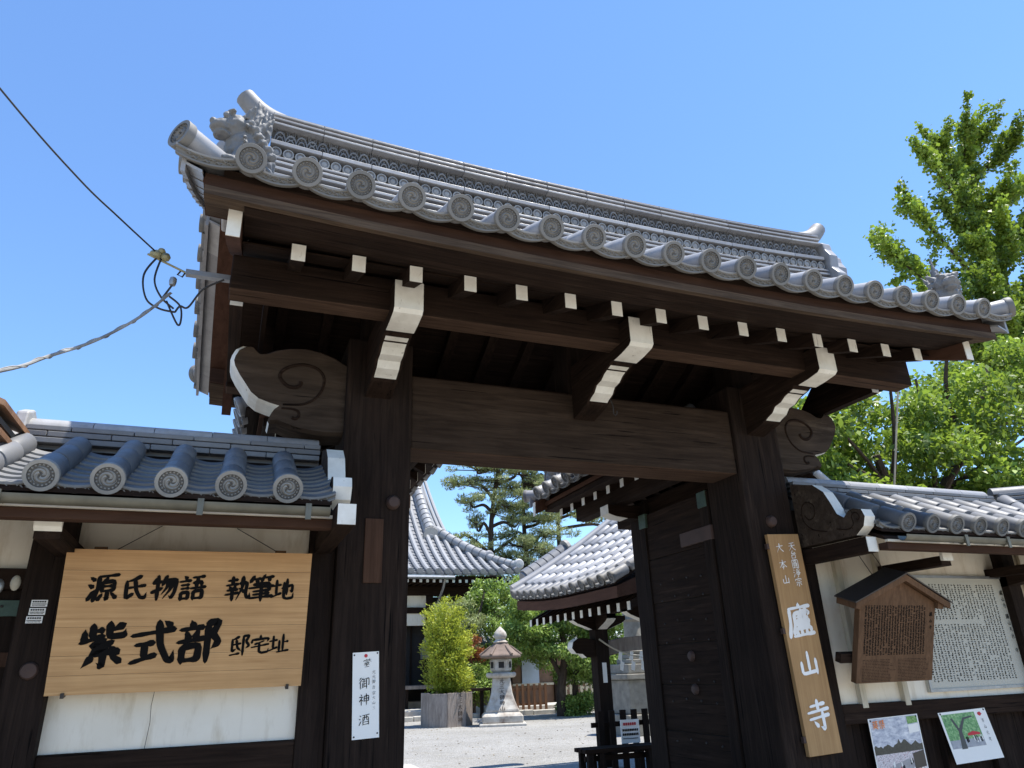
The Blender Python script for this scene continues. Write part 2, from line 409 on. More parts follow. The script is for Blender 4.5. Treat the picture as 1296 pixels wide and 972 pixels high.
def lion(name, loc, yaw, h, parent, seedv=1):
    """small guardian figure of fired clay: body, forelegs, head with snout and ears, flame mane rising to a point"""
    bm = bmesh.new(); rr = random.Random(seedv)
    def ball(c, s, sub=2):
        bmesh.ops.create_icosphere(bm, subdivisions=sub, radius=1.0, matrix=Matrix.Translation(c) @ Matrix.Diagonal((*s, 1)))
    def cone(p, q, r0, r1=.01):
        p = Vector(p); q = Vector(q); dv = q-p
        M = Matrix.Translation((p+q)/2) @ dv.to_track_quat('Z', 'Y').to_matrix().to_4x4()
        bmesh.ops.create_cone(bm, cap_ends=True, segments=9, radius1=r0, radius2=r1, depth=dv.length, matrix=M)
    # unit height 1, faces -Y
    ball((0,.06,.12), (.26,.34,.12)); ball((0,.10,.32), (.20,.28,.24)); ball((0,-.02,.40), (.21,.20,.24))
    cone((-.13,-.16,.0), (-.12,-.04,.40), .085, .075); cone((.13,-.16,.0), (.12,-.04,.40), .085, .075)
    ball((-.13,-.22,.05), (.09,.12,.06)); ball((.13,-.22,.05), (.09,.12,.06))
    ball((0,-.14,.60), (.19,.18,.17)); ball((0,-.30,.54), (.13,.11,.085)); ball((0,-.27,.45), (.10,.09,.035)); ball((0,-.385,.575), (.05,.04,.035))
    for sx in (-1, 1):
        ball((sx*.09,-.285,.655), (.045,.04,.045)); cone((sx*.15,-.08,.70), (sx*.26,-.06,.82), .06, .01); ball((sx*.12,-.25,.71), (.07,.04,.025))
        for k in range(6):
            a = -.3 + k*.32; ball((sx*(.19+.015*k), .0+.05*k-.06, .62-.07*k), (.07,.07,.05), 1)
    for k in range(12):
        a = rr.uniform(-1, 1); cone((a*.17, .02+rr.uniform(-.05,.14), .60), (a*.27, .10+rr.uniform(-.08,.16), .78+rr.uniform(0,.10)), .055, .008)
    for k in range(7):                      # tail flame fanning up behind the head
        a = (k-3)/3; cone((a*.05, .16, .50), (a*.17, .17+.05*abs(a), 1.16-.26*abs(a)), .075, .008)
    cone((0,.14,.55), (-.03,.12,1.22), .10, .006)
    for k in range(10):
        cone((rr.uniform(-.16,.16), -.02, .34+.03*k), (rr.uniform(-.26,.26), -.14, .26+.03*k), .05, .008)
    me_ = bpy.data.meshes.new(name); 
    M = Matrix.Translation(Vector(loc)-org(parent)) @ Matrix.Rotation(yaw, 4, 'Z') @ Matrix.Scale(h, 4)
    bm.transform(M); bm.to_mesh(me_); bm.free(); me_.materials.append(ORN)
    o = bpy.data.objects.new(name, me_); col.objects.link(o); o.parent = parent
    rm = o.modifiers.new('remesh', 'REMESH'); rm.mode = 'VOXEL'; rm.voxel_size = h*.010; rm.use_smooth_shade = True
    tx = bpy.data.textures.get('carving') or bpy.data.textures.new('carving', 'VORONOI')
    tx.noise_scale = .034; tx.distance_metric = 'DISTANCE'
    dm = o.modifiers.new('carving', 'DISPLACE'); dm.texture = tx; dm.strength = h*.024; dm.mid_level = .5; dm.texture_coords = 'LOCAL'
    return o

# ================================================================== THE GATE
XC = 2.4
gate = thing('temple_gate', (XC, 4.72, G), 'dark timber temple gate with grey tiled roof and white painted beam ends', 'gate')
def U(x, a=.06): return a*(abs(x-XC)/2.51)**2.2
PX = [(.606, 1.054), (3.746, 4.194)]
for i, (a, b) in enumerate(PX):
    p = MB().box(a, b, 4.5, 4.95, G+.12, 3.72).build('post', WZ, gate, bevel=.012)
    MB().box(a-.09, b+.09, 4.41, 5.04, G-.05, G+.12).build('base_stone', STONE, gate, bevel=.02)
    px_ = .942 if i == 0 else 3.966
    MB().lathe([(.0, -.03), (.032, -.028), (.044, -.012), (.046, .01), (.046, .03)], 18, M=Matrix.Translation((px_, 4.49, 2.583)) @ Matrix.Rotation(R(-90), 4, 'X')).build('peg_boss', RUST, gate, smooth=True)
MB().box(.77, .885, 4.488, 4.5, 2.08, 2.475).build('patch_board', BROWNZ, gate, bevel=.003)
# lintel
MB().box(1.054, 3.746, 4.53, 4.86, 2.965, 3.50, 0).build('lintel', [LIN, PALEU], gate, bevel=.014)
MB().box(1.054, 3.746, 4.60, 4.80, 3.50, 3.53).build('lintel_cap', WX, gate)
# ground sill stones between the posts
MB().box(1.05, 3.75, 4.60, 4.84, G-.03, G+.08).build('threshold', WX, gate, bevel=.01)
# struts on the lintel and the ridge purlin
for x in (.83, 2.4, 3.97):
    MB().box(x-.11, x+.11, 4.56, 4.80, 3.50 if x == 2.4 else 3.72, 4.36).build('strut', WZ, gate, bevel=.006)
MB().box(-.12, 4.92, 4.56, 4.80, 4.36, 4.56).build('ridge_purlin', WX, gate, bevel=.006)
# carved noses
NO = [(-0.132,3.522),(-0.112,3.57),(-0.07,3.6),(-0.024,3.603),(0.003,3.573),(0.03,3.554),(0.079,3.563),(0.141,3.596),(0.227,3.622),(0.33,3.633),(0.436,3.62),(0.529,3.589),(0.606,3.536),(0.606,3.03),(0.494,3.022),(0.432,3.026),(0.345,3.036),(0.251,3.058),(0.186,3.083),(0.138,3.075),(0.128,3.093),(0.141,3.125),(0.159,3.158),(0.188,3.185),(0.12,3.201),(0.048,3.225),(-0.005,3.266),(-0.041,3.317),(-0.093,3.39),(-0.127,3.45),(-0.138,3.489)]
SP1 = [(0.312,3.374),(0.307,3.349),(0.279,3.33),(0.236,3.333),(0.198,3.361),(0.176,3.399),(0.191,3.441),(0.239,3.476),(0.31,3.498),(0.385,3.49),(0.439,3.456),(0.462,3.4),(0.448,3.324),(0.408,3.263),(0.346,3.221),(0.275,3.209),(0.21,3.205)]
SP2 = [(0.275,3.119),(0.297,3.113),(0.316,3.134),(0.31,3.165),(0.277,3.178),(0.234,3.18),(0.205,3.178)]
for mir in (False, True):
    fx = (lambda x: 2*XC-x) if mir else (lambda x: x)
    rings = []
    cxn, czn = .22, 3.32
    for y, k in ((4.555, .955), (4.545, .93), (4.575, 1.0), (4.76, 1.0)):
        pass
    mb = MB()
    outer = [(fx(x), 4.585, z) for x, z in NO]; back = [(fx(x), 4.79, z) for x, z in NO]
    inner = []
    for x, z in NO:
        k = .935; inner.append((fx(min(.606, cxn+(x-cxn)*k) if x < .6 else x), 4.55, czn+(z-czn)*k))
    n = len(NO)
    mb.add(outer+back+inner, [tuple(range(2*n, 3*n)), tuple(range(2*n-1, n-1, -1))] + [])
    for i in range(n):
        j = (i+1) % n; mb.f.append((2*n+i, 2*n+j, j, i)); mb.m.append(1 if (i >= 20 or i <= 1) else 0)
    for i in range(n):
        j = (i+1) % n; mb.f.append((i, j, n+j, n+i)); mb.m.append(1 if (i >= 19 or i <= 2) else 0)
    ob = mb.build('carved_nose', [NOSE, WHITE], gate)
    for sp, r_ in ((SP1, .012), (SP2, .010)):
        pts = catmull([(fx(x), 4.552, z) for x, z in sp], 4)
        MB().tube(pts, [r_*(1.3-.6*i/len(pts)) for i in range(len(pts))], 6).build('carved_scroll', WX, ob, smooth=True)
# bracket arms with painted ends
ARM = [(4.52,3.715),(3.625,3.715),(3.625,3.535),(3.65,3.515),(3.75,3.500),(3.86,3.493),(3.90,3.505),(3.93,3.490),(4.03,3.465),(4.08,3.435),(4.15,3.425),(4.19,3.385),(4.25,3.365),(4.30,3.335),(4.52,3.29)]
for x in (.818, 2.385, 3.965):
    w0, w1 = x-.088, x+.088
    if x > 3: w0, w1 = x-.085, x+.085
    ob = MB().prism(ARM, 'x', w0, w1).build('bracket_arm', WY, gate, bevel=.004)
    up_ = [(3.6225, 3.712), (3.6225, 3.533), (3.649, 3.5125), (3.75, 3.4975), (3.855, 3.4905)]
    def strip(ps, a, b, t=.0025):
        mb = MB(); rings = []
        for k, (y, z) in enumerate(ps):
            rings.append([(a, y, z), (b, y, z), (b, y+t, z+t), (a, y+t, z+t)])
        return mb.loft(rings)
    strip(up_, w0+.002, w1-.002).build('painted_end', WHITE, ob)
    lo_ = [(3.928, 3.488), (3.98, 3.478), (4.03, 3.462), (4.08, 3.4325), (4.15, 3.4225), (4.19, 3.3825), (4.25, 3.3625), (4.275, 3.350)]
    strip(lo_, w0+.016, w1-.016).build('painted_end', WHITE, ob)
    # small leaf ridge on the lower paint
# hook under the middle arm
MB().tube([(2.47, 4.25, 3.37), (2.47, 4.22, 3.31), (2.47, 4.22, 3.25), (2.48, 4.215, 3.235), (2.495, 4.215, 3.25), (2.495, 4.215, 3.27)], .004, 6).build('iron_hook', IRON, gate)
# front and back eave beams
for yb in (3.755, 9.2-3.755-.16):
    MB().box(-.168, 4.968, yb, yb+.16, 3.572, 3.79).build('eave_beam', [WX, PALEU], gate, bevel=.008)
# tie beams under the gables, front ends painted
for x in (-.165, 4.825):
    ob = MB().box(x, x+.075, 4.02, 5.4, 3.60, 3.70).build('gable_tie', WY, gate)
    MB().box(x+.002, x+.073, 4.016, 4.022, 3.602, 3.698).build('painted_end', WHITE, ob)

def zb(y):                                  # tile bed height over Y (symmetric about 4.6)
    t = (y if y <= 4.6 else 9.2-y) - 3.03
    return 3.778 + .40*t + .085*t*t
# rafters
for i in range(15):
    x = .166 + (4.675-.166)*i/14
    du = U(x, .035)
    for side in (0, 1):
        Y = (lambda y: y) if side == 0 else (lambda y: 9.2-y)
        pts = [3.43, 3.8, 4.2, 4.6]
        zz = [3.588+.34*(y-3.43)+.09*(y-3.43)**2+du for y in pts]
        mb = MB(); rings = []
        for y, z in zip(pts, zz):
            rings.append([(x-.037, Y(y), z), (x+.037, Y(y), z), (x+.037, Y(y), z+.10), (x-.037, Y(y), z+.10)])
        ob = mb.loft(rings).build('rafter', WY, gate)
        y0, y1 = (3.425, 3.431) if side == 0 else (9.2-3.431, 9.2-3.425)
        MB().box(x-.0365, x+.0365, y0, y1, zz[0]+.001, zz[0]+.099).build('painted_end', WHITE, ob)
# curved eave boards, lofted along X with the lift at the ends
def along_x(poly, x0, x1, a=.06, n=24, mirror=False):
    mb = MB(); rings = []
    for k in range(n+1):
        x = x0+(x1-x0)*k/n; u = U(x, a)
        rings.append([(x, (9.2-y) if mirror else y, z+u) for y, z in poly])
    return mb.loft(rings)
for mirror in (False, True):
    along_x([(3.125,3.694),(3.125,3.768),(3.42,3.84),(3.42,3.72)], -.312, 5.112, .06, 24, mirror).build('fascia_board', RED, gate)
    along_x([(3.100,3.642),(3.100,3.690),(3.40,3.72),(3.175,3.655)], -.305, 5.105, .055, 24, mirror).build('eave_edge_board', PALE, gate)
    along_x([(3.150,3.650),(3.150,3.664),(3.60,3.80),(3.60,3.752),(3.43,3.690)], -.12, 4.92, .05, 24, mirror).build('eave_soffit_board', WX, gate)
# roof deck
mb = MB(); rings = []
ys = [3.12+i*(6.08-3.12)/24 for i in range(25)]
prof = [(y, zb(y)-.004) for y in ys] + [(y, zb(y)-.05-.05*min(1, abs(y-4.6)/1.4)*0) for y in reversed(ys)]
deck = along_x(prof, -.23, 5.03, .06, 24).build('main_roof', WX, gate)
# under-ceiling boards along X lie on the rafters: seams
for k in range(13):
    y = 3.60+k*.168
    if abs(y-4.6) < .1: continue
    ye = min(y, 9.2-y); z = 3.69+.34*(ye-3.43)+.09*(ye-3.43)**2
    sl = (.34+.18*(ye-3.43))*(1 if y < 4.6 else -1)
    MB().prism([(y-.084, z+.002-.084*sl), (y+.084, z+.002+.084*sl), (y+.084, z+.014+.084*sl), (y-.084, z+.014-.084*sl)], 'x', -.12, 4.92).build('ceiling_board', WX, gate)
# gable barge boards
for x in (-.195, 4.925):
    pts = [3.24+i*(5.96-3.24)/20 for i in range(21)]
    def zz(y): t = (y if y <= 4.6 else 9.2-y)-3.24; return 3.588 + .395*t + .09*t*t
    mb = MB(); mb.loft([[(x, y, zz(y)-.01), (x+.07, y, zz(y)-.01), (x+.07, y, zz(y)+.165), (x, y, zz(y)+.165)] for y in pts])
    ob = mb.build('barge_board', REDY, gate)
    MB().box(x+.002, x+.068, 3.234, 3.242, zz(3.24)-.008, zz(3.24)+.162).build('painted_end', WHITE, ob)
    # gable infill
    MB().prism([(3.9,3.72),(4.6,4.36),(5.3,3.72)], 'x', x+.22, x+.25).build('gable_panel', WY, gate)
# tiles, front slope single, back slope joined
rowsx = [-.112+.2644*i for i in range(20)]
zf_main = lambda d: zb(4.6-d)
cols_rows = rowsx
slope_tiles(deck, (1,0,0), (0,-1,0), (0,4.6,0), rowsx, 1.6, .22, zf_main, lambda s: U(s), (EAVE_R, ROUND, EAVE_P, PAN))
slope_tiles(deck, (1,0,0), (0,1,0), (0,4.6,0), rowsx, 1.6, .22, zf_main, lambda s: U(s), (EAVE_R, ROUND, EAVE_P, PAN), joined=True)
# verge: outer pan column, sleeve plates and discs facing outward, corner tiles
for sgn, xe in ((-1, -.112), (1, 4.911)):
    for y0, dd in ((3.0, -1), (6.2, 1)):
        ydir = Vector((0, -dd, 0)); B = Matrix((ydir.cross(Vector((0,0,1))), ydir, (0,0,1))).transposed().to_4x4()
        xm = xe + sgn*.17
        d = 1.565
        for k in range(8):
            y = 4.6 + dd*d; z = zb(y)+U(xm)+.045+.012*(k == 0)
            a = math.atan2(zb(y-dd*.2)-zb(y), .2)
            Mx = Matrix.Translation((xm, y, z)) @ B @ Matrix.Rotation(a, 4, 'X') @ Matrix.Diagonal((1.25, 1, 1, 1))
            link_mesh('eave_pan_tile' if k == 0 else 'pan_tile', EAVE_P if k == 0 else PAN, deck, Mx)
            d -= .19
        # sleeve tiles along the verge
        for k in range(7):
            ya = 4.6+dd*(1.53-.205*k); yb2 = 4.6+dd*(1.53-.205*k-.2)
            za, zb_ = zb(ya)+U(xe-.3), zb(yb2)+U(xe-.3)
            x0, x1 = sorted((xe+sgn*.285, xe+sgn*.305))
            MB().add([(x0,ya,za-.085),(x1,ya,za-.085),(x1,ya,za+.055),(x0,ya,za+.055),(x0,yb2,zb_-.075),(x1,yb2,zb_-.075),(x1,yb2,zb_+.06),(x0,yb2,zb_+.06)],
                     [(0,1,2,3),(7,6,5,4),(0,4,5,1),(1,5,6,2),(2,6,7,3),(3,7,4,0)]).build('sleeve_tile', TILE, deck)
            x0, x1 = sorted((xe+sgn*.21, xe+sgn*.284))
            MB().add([(x0,ya,za-.045),(x1,ya,za-.075),(x1,ya,za-.06),(x0,ya,za-.03),(x0,yb2,zb_-.04),(x1,yb2,zb_-.07),(x1,yb2,zb_-.055),(x0,yb2,zb_-.025)],
                     [(0,1,2,3),(7,6,5,4),(0,4,5,1),(1,5,6,2),(2,6,7,3),(3,7,4,0)]).build('sleeve_soffit', TILE, deck)
            if k == 0: continue
            yl = Vector((-sgn, 0, 0)); Bs = Matrix((yl.cross(Vector((0,0,1))), yl, (0,0,1))).transposed().to_4x4()
            Mx = Matrix.Translation((xe+sgn*.352, (ya+yb2)/2, (za+zb_)/2+.06)) @ Bs @ Matrix.Diagonal((.92, .9, .92, 1))
            link_mesh('verge_round_tile', EAVE_R, deck, Mx)
        xa_, xb_ = sorted((xe+sgn*.078, xe+sgn*.208))
        yv = [4.6+dd*(1.46-.146*i) for i in range(11)]
        MB().loft([[(xa_, y, zb(y)+U(xe)-.085), (xb_, y, zb(y)+U(xe)-.085), (xb_, y, zb(y)+U(xe)-.06), (xa_, y, zb(y)+U(xe)-.06)] for y in yv]).build('verge_board', REDY, gate)
        # corner tile, pointing out diagonally
        tip = Vector((xe+sgn*(.335 if sgn < 0 else .40), 4.6+dd*1.545, 3.955+U(xe)*.5))
        ax = Vector((-sgn*.74, -dd*.62, -.10)).normalized()
        xa = ax.cross(Vector((0,0,1))).normalized(); za_ = xa.cross(ax)
        Mx = Matrix.Translation(tip) @ Matrix((xa, ax, za_)).transposed().to_4x4() @ Matrix.Diagonal((1.06, 1.25, 1.06, 1))
        link_mesh('corner_tile', EAVE_R, deck, Mx)
# ridge: stacked courses lofted along X, rising to the ends
RX0, RX1 = -.05, 4.92
def UR(x): return .072*(abs(x-XC)/2.38)**2.4
def ridge_course(y0, y1, z0, z1, name, mat, par, x0=RX0, x1=RX1, n=26, seg=1):
    out = []
    for k in range(seg):
        a = x0+(x1-x0)*k/seg + (.002 if seg > 1 else 0); b = x0+(x1-x0)*(k+1)/seg - (.002 if seg > 1 else 0)
        mb = MB(); m = max(2, n//seg); rings = []
        for i in range(m+1):
            x = a+(b-a)*i/m; u = UR(x)
            rings.append([(x, y0, z0+u), (x, y1, z0+u), (x, y1, z1+u), (x, y0, z1+u)])
        out.append(mb.loft(rings).build(name, mat, par, bevel=.003))
    return out
RC = 4.45
def Zr(z): return 4.90+(z-5.004)*1.22
ridge = ridge_course(RC-.105, RC+.105, 4.44, Zr(5.33), 'main_ridge', TILEK, gate)[0]  # core coloured very dark to paint in the shade between the courses
zc = 4.60
for hw, z0, z1 in ((.235, 4.60, 4.66), (.228, 4.70, 4.755), (.222, 4.79, 4.83), (.215, 4.862, 4.880), (.208, 4.908, 4.924), (.20, 4.945, 4.958), (.185, 5.052, 5.078), (.185, 5.194, 5.208), (.178, 5.232, 5.245), (.170, 5.268, 5.280)):
    ridge_course(RC-hw, RC+hw, Zr(z0), Zr(z1), 'ridge_course_tile', TILE, ridge, seg=14)
for z in (4.93, 4.97):
    pass
# rosette discs in a row
mb = MB(); N = 14
def rg(r, y): return [(r*math.cos(2*math.pi*i/N), y, r*math.sin(2*math.pi*i/N)) for i in range(N)]
mb.loft([rg(.0385, .03), rg(.0385, .0), rg(.036, -.003), rg(.029, -.003), rg(.027, .006), rg(.018, .004), rg(.001, .0)], 0, True, False)
for i in range(3*14, 5*14): mb.m[i] = 1
ROSETTE = mb.mesh('rosette', [TILEW, TILEM], True)
nR = 60
for side in (-1, 1):
    if side == 1: continue
    for i in range(nR):
        x = RX0+.045+(RX1-RX0-.09)*i/(nR-1)
        link_mesh('rosette', ROSETTE, ridge, Matrix.Translation((x, RC-.172, 4.90+UR(x))) @ Matrix.Diagonal((1.0, 1, 1.14, 1)))
# wave lattice: overlapping half rings
mb = MB(); nL = 66
for i in range(9):
    a = math.pi*i/8
pts0 = [(.055*math.cos(math.pi*i/8), 0, .055*math.sin(math.pi*i/8)) for i in range(9)]
pts1 = [(.033*math.cos(math.pi*i/8), 0, .033*math.sin(math.pi*i/8)) for i in range(9)]
mb.tube(pts0, .0052, 6); mb.tube(pts1, .004, 6)
ARCH = mb.mesh('wave_tile', TILEM, True)
for i in range(nL):
    x = RX0+.06+(RX1-RX0-.12)*i/(nL-1)
    link_mesh('wave_tile', ARCH, ridge, Matrix.Translation((x, RC-.142+.006*(i % 2), Zr(5.086)+UR(x))) @ Matrix.Diagonal((.74, 1, 1.7 if i % 2 else 1.8, 1)))
    link_mesh('wave_tile', ARCH, ridge, Matrix.Translation((x, RC-.130-.004*(i % 2), Zr(5.192)+UR(x))) @ Matrix.Diagonal((.52, 1, -1.35, 1)))
# round cap tiles
ncap = 16
for k in range(ncap):
    a = RX0+(RX1-RX0)*k/ncap; b = RX0+(RX1-RX0)*(k+1)/ncap-.003
    mb = MB(); rings = []
    for x in (a, a+.012, b-.006, b):
        r_ = .096 if a < x < b-.001 else .092
        rings.append([(x, RC+r_*math.cos(q), Zr(5.288)+UR(x)+r_*math.sin(q)*1.12) for q in [math.pi*i/10 for i in range(11)]])
    mb.loft(rings); mb.build('ridge_cap_tile', TILE, ridge, smooth=True)
# ridge ends: ornamental end tile and upswept horn
for sgn, xe in ((-1, RX0), (1, RX1)):
    u = UR(xe)
    pts = catmull([(xe-sgn*.12, RC, Zr(5.29)+u), (xe+sgn*.02, RC, Zr(5.33)+u), (xe+sgn*.12, RC, Zr(5.385)+u), (xe+sgn*.21, RC, Zr(5.465)+u)], 5)
    MB().tube(pts, [.094-.022*i/len(pts) for i in range(len(pts))], 14).build('ridge_horn', TILEM, ridge, smooth=True)
    OUT = [(-.30,4.62),(-.33,4.72),(-.27,4.80),(-.29,4.90),(-.22,4.98),(-.235,5.08),(-.19,5.15),(-.18,5.21),(-.10,5.26),(0,5.28),(.10,5.26),(.18,5.21),(.19,5.15),(.235,5.10),(.22,4.98),(.29,4.90),(.27,4.80),(.33,4.72),(.30,4.62)]
    MB().prism([(RC+a, Zr(z)+u) for a, z in OUT], 'x', *sorted((xe+sgn*.02, xe+sgn*.12))).build('ridge_end_tile', TILE, ridge, bevel=.012)
    MB().prism([(RC+a*.8, Zr(4.62+(z-4.62)*.86)+u) for a, z in OUT], 'x', *sorted((xe+sgn*.12, xe+sgn*.26))).build('ridge_end_tile', TILE, ridge, bevel=.015)
    MB().lathe([(.10,-.06),(.12,.0),(.09,.06),(.04,.09),(.0,.095)], 16, M=Matrix.Translation((xe+sgn*.26, RC, Zr(5.04)+u)) @ Matrix.Rotation(R(90)*sgn, 4, 'Y')).build('ridge_end_boss', TILE, ridge, smooth=True)
lion('corner_lion', (-.16, 3.27, 3.94), R(-62), .47, deck, 3)
lion('corner_lion', (4.96, 3.28, 3.94), R(-34), .46, deck, 5)

# rear pent roofs over the control posts (ridge along Y)
for sgn, xp in ((-1, .83), (1, 3.97)):
    MB().box(xp-.15, xp+.15, 6.10, 6.40, G+.1, 3.10).build('rear_post', WZ, gate, bevel=.01)
    MB().box(xp-.23, xp+.23, 6.02, 6.48, G-.05, G+.1).build('base_stone', STONE, gate, bevel=.02)
    MB().box(xp-.10, xp+.10, 4.9, 6.75, 2.93, 3.12).build('rear_tie_beam', WY, gate, bevel=.006)
    MB().box(xp-.07, xp+.07, 4.9, 6.2, 1.55, 1.72).build('rear_rail', WY, gate, bevel=.006)
    zr = lambda d: 3.315 + .42*(.87-d) + .10*(.87-d)**2
    ys2 = [5.0, 7.28]
    ds = [-.84+.084*i for i in range(21)]
    prof = [(xp+d, zr(abs(d))-.004) for d in ds] + [(xp+d, min(zr(abs(d))-.03, (3.195+(.60-abs(d))*.524) if abs(d) < .60 else 9)) for d in reversed(ds)]
    rdeck = MB().prism(prof, 'y', *ys2).build('rear_roof', WY, gate)
    rows = [5.12+.243*i for i in range(9)]
    for side in (-1, 1):
        inner = side == -sgn
        slope_tiles(rdeck, (0,1,0), (side,0,0), (xp,0,0), rows, .90, .14, zr, lambda s: 0, (EAVE_R, ROUND, EAVE_P, PAN), joined=not inner, kx=.92, step_r=.25)
        # eave boards and rafters
        xo = xp+side*.715; x1 = xp+side*.57
        a, b = sorted((xo, x1))
        MB().prism([(xo, 3.198), (xo, 3.25), (x1, 3.30), (x1, 3.196)], 'y', 5.0, 7.26).build('eave_edge_board', WY, gate)
        MB().prism([(xo+side*.03, 3.252), (xo+side*.03, 3.292), (x1, 3.34), (x1, 3.305)], 'y', 5.0, 7.27).build('fascia_board', REDY, gate)
        for i in range(8):
            y = 5.15+.27*i
            mb = MB(); pr = [(xp+side*.62, 3.115), (xp+side*.62, 3.195), (xp, 3.52), (xp, 3.44)]
            ob = mb.prism(pr, 'y', y-.032, y+.032).build('rafter', WX, gate)
            a, b = sorted((xp+side*.618, xp+side*.624))
            MB().box(a, b, y-.031, y+.031, 3.117, 3.193).build('painted_end', WHITE, ob)
        a, b = sorted((xp+side*.30, xp+side*.44))
        MB().box(a, b, 5.0, 7.05, 3.06, 3.275).build('rear_eave_beam', WY, gate, bevel=.005)
        # bracket across the rear post with painted nose
        a, b = sorted((xp+side*.15, xp+side*.52))
        ob = MB().prism([(xp+side*.10, 3.06), (xp+side*.52, 3.06), (xp+side*.52, 2.97), (xp+side*.44, 2.945), (xp+side*.30, 2.93), (xp+side*.10, 2.93)], 'y', 6.17, 6.33).build('rear_bracket', WX, gate)
        MB().loft([[(xp+side*p, y, q) for p, y, q in ((a0, 6.169, z0), (a0, 6.331, z0), (a0-.003, 6.331, z0+.003), (a0-.003, 6.169, z0+.003))] for a0, z0 in ((.5225, 3.058), (.5225, 2.968), (.44, 2.9425), (.31, 2.9275))]).build('painted_end', WHITE, ob)
    for side in (-1, 1):
        # verge plates at the rear gable, barge board with painted tip
        mb = MB(); pts = [i/8 for i in range(9)]
        mb.loft([[(xp+side*.86*t, y, zr(.86*t)-dz) for y, dz in ((7.20, .16), (7.26, .16), (7.26, .02), (7.20, .02))] for t in pts]).build('barge_board', REDY, gate)
        MB().box(*sorted((xp+side*.858, xp+side*.866)), 7.20, 7.26, 3.14, 3.29).build('painted_end', WHITE, gate)
        for k in range(4):
            d0 = .88-.21*k; d1 = d0-.2
            MB().prism([(xp+side*d0, zr(d0)-.06), (xp+side*d1, zr(d1)-.055), (xp+side*d1, zr(d1)+.06), (xp+side*d0, zr(d0)+.06)], 'y', 7.30, 7.325).build('sleeve_tile', TILE, rdeck)
    rr_ = MB().box(xp-.11, xp+.11, 6.25, 7.32, 3.62, 3.80).build('rear_ridge', TILED, rdeck)
    for hw, z0, z1 in ((.14, 3.76, 3.80), (.13, 3.815, 3.84), (.12, 3.855, 3.875)):
        for k in range(4): MB().box(xp-hw, xp+hw, 6.24+.275*k, 6.24+.272*(k+1), z0, z1).build('ridge_course_tile', TILE, rdeck, bevel=.003)
    MB().tube([(xp, 6.2, 3.875), (xp, 7.36, 3.875)], .07, 14).build('ridge_cap_tile', TILE, rdeck, smooth=True)
    MB().prism([(xp-.24,3.60),(xp-.26,3.72),(xp-.18,3.80),(xp-.17,3.92),(xp,4.02),(xp+.17,3.92),(xp+.18,3.80),(xp+.26,3.72),(xp+.24,3.60)], 'y', 7.34, 7.42).build('ridge_end_tile', TILE, rdeck, bevel=.01)
    # corner tile and lion at the inner rear corner
    Mx = Matrix.Translation((xp-sgn*.93, 7.42, 3.41)) @ Matrix.Rotation(R(180)-sgn*R(-40), 4, 'Z')
    link_mesh('corner_tile', EAVE_R, rdeck, Matrix.Translation((xp-sgn*.90, 7.40, 3.40)) @ Matrix.Rotation(math.atan2(-sgn*.75, -.66)+R(0), 4, 'Z') @ Matrix.Rotation(R(-4), 4, 'X'))
    lion('corner_lion', (xp-sgn*.62, 7.22, 3.46), R(-30), .36, rdeck, 8)
# open door leaves
for sgn, xd in ((-1, 1.0), (1, 3.80)):
    a, b = sorted((xd-.035, xd+.035))
    door = MB().box(a, b, 4.97, 6.08, G+.12, 2.93).build('door_leaf', HALLD, gate)
    fx = a if sgn == 1 else b            # face towards the opening
    o = -1 if sgn == 1 else 1
    def slab(y0, y1, z0, z1, t, name, mat, bev=.004):
        x0, x1 = sorted((fx, fx+o*t)); return MB().box(x0, x1, y0, y1, z0, z1).build(name, mat, door, bevel=bev)
    slab(4.97, 5.09, G+.12, 2.93, .03, 'door_stile', WZ); slab(5.99, 6.08, G+.12, 2.93, .03, 'door_stile', WZ)
    zz_ = G+.13; hs = [.36,.34,.37,.33,.36,.40,.55]
    for k, h in enumerate(hs):
        slab(5.092, 5.988, zz_, min(zz_+h-.006, 2.925), .014+.003*(k % 2), 'door_board', WY); zz_ += h
    slab(4.975, 5.10, 2.80, 2.936, .036, 'copper_cap', COPPER); slab(5.96, 6.085, 2.80, 2.936, .036, 'copper_cap', COPPER)
    slab(4.96, 5.42, 2.52, 2.64, .034, 'hinge_strap', RUST)
    for zr_ in (2.25, 2.10, 1.90, 1.74, 1.42, 1.26, .95, .62):
        for k in range(4):
            x0 = fx+o*.018
            MB().lathe([(.0,.008),(.006,.007),(.009,.003),(.010,-.002)], 8, M=Matrix.Translation((x0, 5.2+.21*k, zr_+.012*((k*7) % 3))) @ Matrix.Rotation(R(90)*o, 4, 'Y')).build('nail_head', IRON, door, smooth=True)
    for z_ in (1.62, 1.36):
        MB().lathe([(.0,.03),(.03,.026),(.042,.012),(.044,-.002)], 14, M=Matrix.Translation((fx+o*.018, 5.47, z_)) @ Matrix.Rotation(R(90)*o, 4, 'Y')).build('door_boss', RUST, door, smooth=True)

